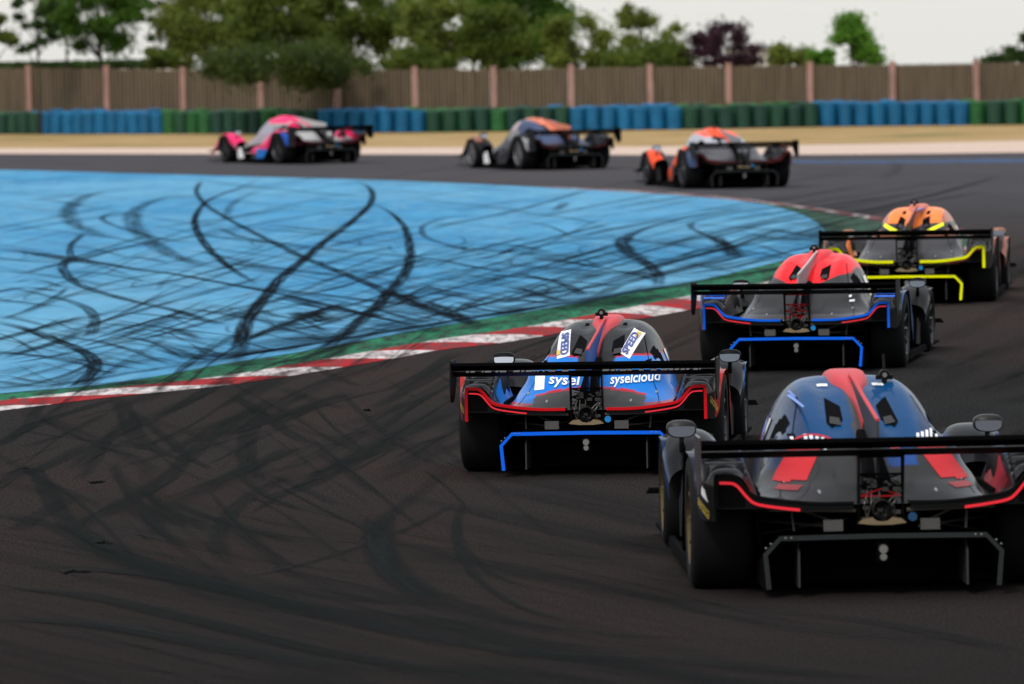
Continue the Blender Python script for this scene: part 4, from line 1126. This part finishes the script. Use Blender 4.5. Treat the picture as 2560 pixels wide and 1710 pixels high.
for row in (0, 1):
    for p in along(bar, .497):
        q = p + Vector((.25*row, .27 + .47*row, 0)); x_, _ = px_of(q)
        if x_ < -60 or x_ > 2620: continue
        if row == 1: x_ += 30
        for a_, b_, c_, lb, gr_ in runs:
            if a_*K <= x_ < b_*K: break
        o = bpy.data.objects.new('tyre_stack', stack_me); COL.objects.link(o)
        o.location = (q.x + rs.uniform(-.012,.012), q.y + rs.uniform(-.05,.05), 0); o.rotation_euler = (rs.uniform(-.03,.03), rs.uniform(-.04,.04), rs.uniform(0, 6))
        sc = rs.uniform(.93, 1.05); o.scale = (1, 1, sc * (1.07 if row else 1))
        o.material_slots[0].link = 'OBJECT'
        o.material_slots[0].material = mSB if c_ == 'B' else (mSG2 if (row == 1 and rs.random() < .5) or rs.random() < .15 else mSG)
        cnt[(row, gr_)] = cnt.get((row, gr_), 0) + 1; o_n = ORD[cnt[(row, gr_)] - 1]
        lb = '%s %s%s' % (o_n, 'second-row ' if row else '', lb.replace('tyre stack', 'tyre stack from the left,', 1))
        if row: gr_ += ', second row'
        tag(o, lb, 'tyre stack', gr_)
# ------------------------------------------------------------------ fence
mPost = mat_paint('pink_concrete', (.42,.245,.195), (.36,.20,.165), (.16,.11,.09), 1.2, strk=.5)
mPanel = M('brown_slats', (.08,.06,.045), .8, spec=.15); g = NG(mPanel); p = geo(g)
n1 = g.noise(g.mapping(p, (9, 9, .6)), 1.0, 3, .6)
g.l(g.mix(g.mrange(n1, .3, .7), (.112,.084,.055), (.185,.142,.095)), g.b.inputs['Base Color'])
mBack = M('shaded_mesh', (.034,.026,.019), .9, spec=.05)
postpx = [-320,-140,65,243,418,596,771,950,1130,1308,1489,1669,1856,2045,2237,2430]
toppx = [157,156.5,156,157,160,161,160,159,158,155,153,151,148.5,147,144,142]
fence = empty('slat_fence', (0, 0, 0)); tag(fence, 'long brown slatted fence with pink concrete posts behind the tyre barrier', 'fence')
D_F = [gp(*disp((px, np.interp(px, [0,400,735,1200,1583,1900,2220,2347], [308,307.5,306,301,297,291,287.5,286])))).y + 2.2 for px in postpx]
PP = [at(*disp((px, ty)), d) for px, ty, d in zip(postpx, toppx, D_F)]
for i, p in enumerate(PP):
    mb = MB(); mb.box(p.x-.085, p.x+.085, p.y-.09, p.y+.09, 0, p.z+.05); mb.box(p.x-.10, p.x+.10, p.y-.105, p.y+.105, p.z+.052, p.z+.085)
    mb.build('post', mPost, fence, bevel=.012)
    if i + 1 < len(PP):
        q = PP[i+1]; mb = MB(); n = 18; a = p + Vector((.09, 0, 0)); b = q - Vector((.09, 0, 0))
        for k in range(n):
            u0, u1 = k/n, (k+.62)/n; A0, A1 = a.lerp(b, u0), a.lerp(b, u1); dz = rs.uniform(-.012,.012)
            mb.add([(A0.x,A0.y,0),(A1.x,A1.y,0),(A1.x,A1.y,A1.z+dz),(A0.x,A0.y,A0.z+dz),(A0.x,A0.y+.03,0),(A1.x,A1.y+.03,0),(A1.x,A1.y+.03,A1.z+dz),(A0.x,A0.y+.03,A0.z+dz)],
                [(0,1,2,3),(4,7,6,5),(0,4,5,1),(1,5,6,2),(2,6,7,3),(3,7,4,0)])
        pn_ = mb.build('fence_panel', mPanel, fence); mb = MB()
        mb.add([(a.x,a.y+.034,0),(b.x,b.y+.034,0),(b.x,b.y+.034,b.z-.04),(a.x,a.y+.034,a.z-.04)], [(0,1,2,3)])
        mb.build('backing', mBack, pn_)
# ------------------------------------------------------------------ trees
def mat_leaf(name, a, b):
    m = M(name, a, .6, spec=.2); g = NG(m); gi = g.n('ShaderNodeNewGeometry')
    nz = g.noise(g.n('ShaderNodeTexCoord').outputs['Object'], .9, 2, .5)
    f = g.math('ADD', g.math('MULTIPLY', gi.outputs['Random Per Island'], .5), g.math('MULTIPLY', g.mrange(nz, .35, .65), .5))
    c = g.mix(f, a, b); g.l(c, g.b.inputs['Base Color'])
    tr = g.n('ShaderNodeBsdfTranslucent'); g.l(c, tr.inputs[0]); mx = g.n('ShaderNodeMixShader'); mx.inputs[0].default_value = .4
    out = g.t.nodes['Material Output']; g.l(g.b.outputs[0], mx.inputs[1]); g.l(tr.outputs[0], mx.inputs[2]); g.l(mx.outputs[0], out.inputs[0]); return m
LE = dict(deep=mat_leaf('deep_leaves', (.014,.030,.007), (.075,.105,.016)), olive=mat_leaf('olive_leaves', (.026,.046,.007), (.125,.17,.020)), green=mat_leaf('green_leaves', (.016,.055,.008), (.10,.21,.022)),  # deep: a darker olive leaf colour for the fence growth
    bright=mat_leaf('bright_leaves', (.04,.13,.014), (.16,.34,.035)), dark=mat_leaf('dark_leaves', (.012,.030,.008), (.05,.10,.018)),
    yellow=mat_leaf('yellow_green_leaves', (.045,.068,.011), (.20,.245,.038)), purple=mat_leaf('purple_leaves', (.020,.010,.016), (.075,.028,.045)))
mBark = M('bark', (.035,.028,.022), .9, spec=.1)
def tree(name, label, cx, top, bot, hw, D, leaf, n=5200, cl=26, sparse=0., cone=0, seed=0, lsz=.055, ground=0, cat='tree', trunk=True):
    """cx, top, bot, hw in display pixels of the photo; D = distance in metres"""
    r = np.random.RandomState(seed*7+3); a = at(*disp((cx, top)), D); b = at(*disp((cx, bot)), D); h = at(*disp((cx+hw, bot)), D)
    W = h.x - b.x; zt, zb = a.z, max(b.z, .15); X = (a.x+b.x)/2; Hh = zt - zb
    root = empty(name, (X, D, 0)); tag(root, label, cat, 'trees and shrubs beyond the fence')
    C = []
    for i in range(cl):
        u = r.rand(); z = zb + Hh*(.06 + .90*u)
        env = (1-u)**.8*1.05 if cone else math.sqrt(max(.05, 1-((u-.45)/.62)**2))
        an = r.rand()*6.283; rd = W*env*(.35 + .6*r.rand()**.6)
        C.append((rd*math.cos(an), rd*.8*math.sin(an), z, W*r.uniform(.26,.48)*(1-.55*sparse)))
    C = np.array(C); k = r.randint(0, cl, n); d = r.normal(size=(n, 3)); d /= np.linalg.norm(d, axis=1)[:, None]
    rad = np.abs(r.normal(size=n))*.55 + .25*r.rand(n); P = C[k, :3] + d*(C[k, 3:4]*rad[:, None])*np.array([1, 1, .75])
    P[:, 2] = np.clip(P[:, 2], .05, None)
    keep = r.rand(n) > sparse*.4; P = P[keep]; n = len(P)
    t1 = r.normal(size=(n, 3)); t1 /= np.linalg.norm(t1, axis=1)[:, None]; t2 = np.cross(t1, r.normal(size=(n, 3))); t2 /= np.linalg.norm(t2, axis=1)[:, None]
    s = lsz*(.7+.7*r.rand(n))[:, None]
    V = np.stack([P - t1*s, P + t2*s*.55, P + t1*s, P - t2*s*.55], 1).reshape(-1, 3)
    me = bpy.data.meshes.new('crown'); me.from_pydata(V.tolist(), [], np.arange(4*n).reshape(-1, 4).tolist()); me.materials.append(LE[leaf])
    o = bpy.data.objects.new('crown', me); COL.objects.link(o); o.parent = root
    if trunk:
        mb = MB(); tw = max(.05, W*.055); zz = zb + Hh*.55
        mb.tube([(0,0,0),(tw*.4,0,zb*.6),(-tw*.3,0,zb+Hh*.25),(0,0,zz)], [tw, tw*.8, tw*.6, tw*.35], 7)
        for i in range(min(10, cl)):
            c = C[i]; z0 = min(zb*.7 + Hh*.1*r.rand() + .35*(c[2]-zb*.7), c[2]-.05); mb.tube([(0,0,z0),(c[0]*.5,c[1]*.5,(z0+c[2])/2+.05),(c[0],c[1],c[2])], [tw*.45, tw*.3, tw*.12], 5)
        mb.build('trunk', mBark, root)
    return root
TR = [
 ('broadleaf_tree','olive crown cut off by the left picture edge',-15,30,140,52,214,'olive',2600,14,.1,0),
 ('slim_tree','thin dark tree with sparse leaves left of the bright green tree',85,-65,125,60,206,'dark',3000,22,.6,0),
 ('broadleaf_tree','bright green layered tree at the left over the third and fourth fence panel',228,-60,122,112,210,'green',8500,34,.12,0),
 ('slim_tree','half bare thin tree right of the bright green layered tree',365,-60,120,50,216,'dark',2400,20,.65,0),
 ('leafy_shrub','low yellow green shrub at the foot of the half bare tree',362,96,158,44,207,'olive',2200,12,.1,0),
 ('broadleaf_tree','yellow green round tree reaching down to the fence, left of the large dark clump',475,-30,168,108,212,'yellow',9500,38,.05,0),
 ('broadleaf_tree','dark olive tree hanging over the fence left of centre',640,-50,190,105,206,'olive',9500,34,.1,0),
 ('broadleaf_tree','tall green tree behind the pink car with foliage draped over the fence',790,-70,170,125,211,'olive',10500,36,.05,0),
 ('broadleaf_tree','tall bright green tree rising behind the olive ones',880,-90,40,70,222,'green',4200,20,.2,0),
 ('broadleaf_tree','loose yellow olive tree with sky gaps beside the dense central tree',1000,-20,165,84,209,'yellow',6500,30,.15,0),
 ('broadleaf_tree','dense dark green tree in the middle of the row',1185,-60,150,118,219,'green',9500,34,.05,0),
 ('broadleaf_tree','olive tree in front of the dense green one, below the middle of the row',1130,20,165,80,208,'olive',6500,26,.1,0),
 ('broadleaf_tree','low grey olive tree sloping down beside the open sky',1320,40,162,80,207,'yellow',4800,22,.2,0),
 ('broadleaf_tree','airy yellow green tree standing alone against the sky',1482,8,165,84,212,'yellow',4300,30,.6,0),
 ('purple_tree','dark purple leaved tree spilling over the fence',1668,58,160,88,205,'purple',4200,34,.5,0),
 ('conifer_like_tree','bright green pointed tree alone at the right',1952,40,152,70,208,'bright',5600,28,.1,1),
 ('broadleaf_tree','dark green tree cut off by the right picture edge',2352,62,145,46,210,'dark',2200,16,.3,0),
 ('leafy_shrub','flat olive shrub above the fence right of the airy tree',1480,116,160,120,206,'olive',5200,26,.05,0),
 ('leafy_shrub','low green shrub between the purple tree and the pointed tree',1820,112,152,75,207,'yellow',3600,20,.25,0),
 ('leafy_shrub','small bright shrub at the left foot of the pointed tree',1885,108,152,30,205,'bright',1500,10,.1,0),
 ('leafy_shrub','low hedge top just above the fence left of the right edge tree',2290,134,150,50,207,'dark',1500,14,.1,0),
 ('climbing_shrub','dark green growth spilling over the fence top behind the pink car',672,112,186,215,198.2,'deep',8500,60,.75,0),
 ('climbing_shrub','olive brush hanging low over the fence just right of the post behind the pink car',750,130,206,60,198.0,'deep',1800,20,.8,0),
 ('broadleaf_tree','mid green tree filling the gap behind the yellow green round tree',560,-70,120,90,222,'green',6000,24,.25,0),
 ('broadleaf_tree','dark green backdrop tree at the centre left top of the picture',1080,-70,90,90,226,'dark',6000,22,.2,0),
 ('broadleaf_tree','green tree with drooping limbs behind the bright layered one',150,-60,90,60,224,'green',3600,18,.4,0),
 ('broadleaf_tree','shadowy green tree filling the background behind the dark olive one',700,-70,140,110,228,'dark',8000,30,.1,0),
 ('broadleaf_tree','dull green background tree right of the tall bright one',960,-60,150,70,229,'dark',4200,20,.2,0),
 ('broadleaf_tree','tall green background tree at the open end of the dense row',1250,-30,150,72,224,'green',5200,24,.15,0),
 ('leafy_shrub','olive brush under the yellow olive tree beside the fence top',960,118,165,85,206,'olive',3800,18,.2,0),
]
for i, (nm, lb, cx, tp, bt, hw, D, lf, n, cl, spz, cone) in enumerate(TR):
    tree(nm, lb, cx, tp, bt, hw, D, lf, int(n*2.6), cl, spz, cone, seed=i, lsz=.06 if spz < .5 else .055, cat='shrub' if 'shrub' in nm else 'tree', trunk='shrub' not in nm)
# long clipped hedge behind the left trees and the white building
mh = MB(); 
h0, h1 = at(*disp((-120,141)), 240), at(*disp((400,147)), 240)
rh = np.random.RandomState(9); n = 9000
P = np.stack([h0.x + (h1.x-h0.x)*rh.rand(n), 240 + rh.normal(size=n)*.3, h0.z - (h0.z-h1.z)*.5 - np.abs(rh.normal(size=n))*.12 + .02], 1)
t1 = rh.normal(size=(n,3))*.05; t2 = rh.normal(size=(n,3))*.04
V = np.stack([P-t1, P+t2, P+t1, P-t2], 1).reshape(-1, 3); me = bpy.data.meshes.new('clipped_hedge'); me.from_pydata(V.tolist(), [], np.arange(4*n).reshape(-1,4).tolist()); me.materials.append(LE['dark'])
hg = bpy.data.objects.new('clipped_hedge', me); COL.objects.link(hg); tag(hg, 'dark flat-topped hedge far behind the trees at the left', 'hedge')
wb = empty('white_building', tuple(at(*disp((1745,150)), 250).xy) + (0,)); tag(wb, 'low white building with a dark roof right of the purple tree', 'building')
def bld(root, x0, x1, ytop, yroof, D):
    a, b = at(*disp((x0, ytop)), D), at(*disp((x1, ytop)), D); rf = at(*disp((x0, yroof)), D); ox, oy = root.location.x, root.location.y
    m = MB(); m.box(a.x-ox, b.x-ox, D-oy, D-oy+5, 0, a.z); m.build('wall', M('white_render', (.62,.60,.57), .8), root)
    m = MB(); hh = rf.z - a.z; x0_, x1_ = a.x-ox-.15, b.x-ox+.15
    m.add([(x0_,D-oy-.2,a.z),(x1_,D-oy-.2,a.z),(x1_,D-oy+5.2,a.z),(x0_,D-oy+5.2,a.z),(x0_+.5,D-oy+2,a.z+hh),(x1_-.9,D-oy+2,a.z+hh)], [(0,1,5,4),(1,2,5),(2,3,4,5),(3,0,4),(0,3,2,1)]); m.build('roof', M('dark_slate', (.05,.045,.045), .7), root)
bld(wb, 1672, 1800, 113, 103, 250)
w2 = empty('white_shed', tuple(at(*disp((290,150)), 255).xy) + (0,)); tag(w2, 'long pale low building seen under the trees at the left', 'building')
bld(w2, -60, 400, 152, 149, 255)
# bits of torn rubber on the near asphalt
for i, (x_, y_, l_, lb) in enumerate(((240,1207,.075,'short black scrap of rubber nearest the kerb'), (260,1358,.065,'small black scrap of rubber, middle of three on the asphalt'), (188,1431,.12,'curled black scrap of rubber nearest the camera'), (918,1026,.04,'tiny crumb of rubber on the asphalt left of the blue-black car'))):
    c = gp(x_, y_, .062); rr2 = random.Random(i); mb = MB(); n = 6
    pts = [c + Vector(((k/(n-1)-.5)*l_*1.6, rr2.uniform(-.06,.06), rr2.uniform(0,.012))) for k in range(n)]
    mb.tube(pts, [.004,.010,.012,.009,.012,.004], 6); o = mb.build('rubber_scrap', mTyre); tag(o, lb, 'debris', 'scraps of rubber on the asphalt')
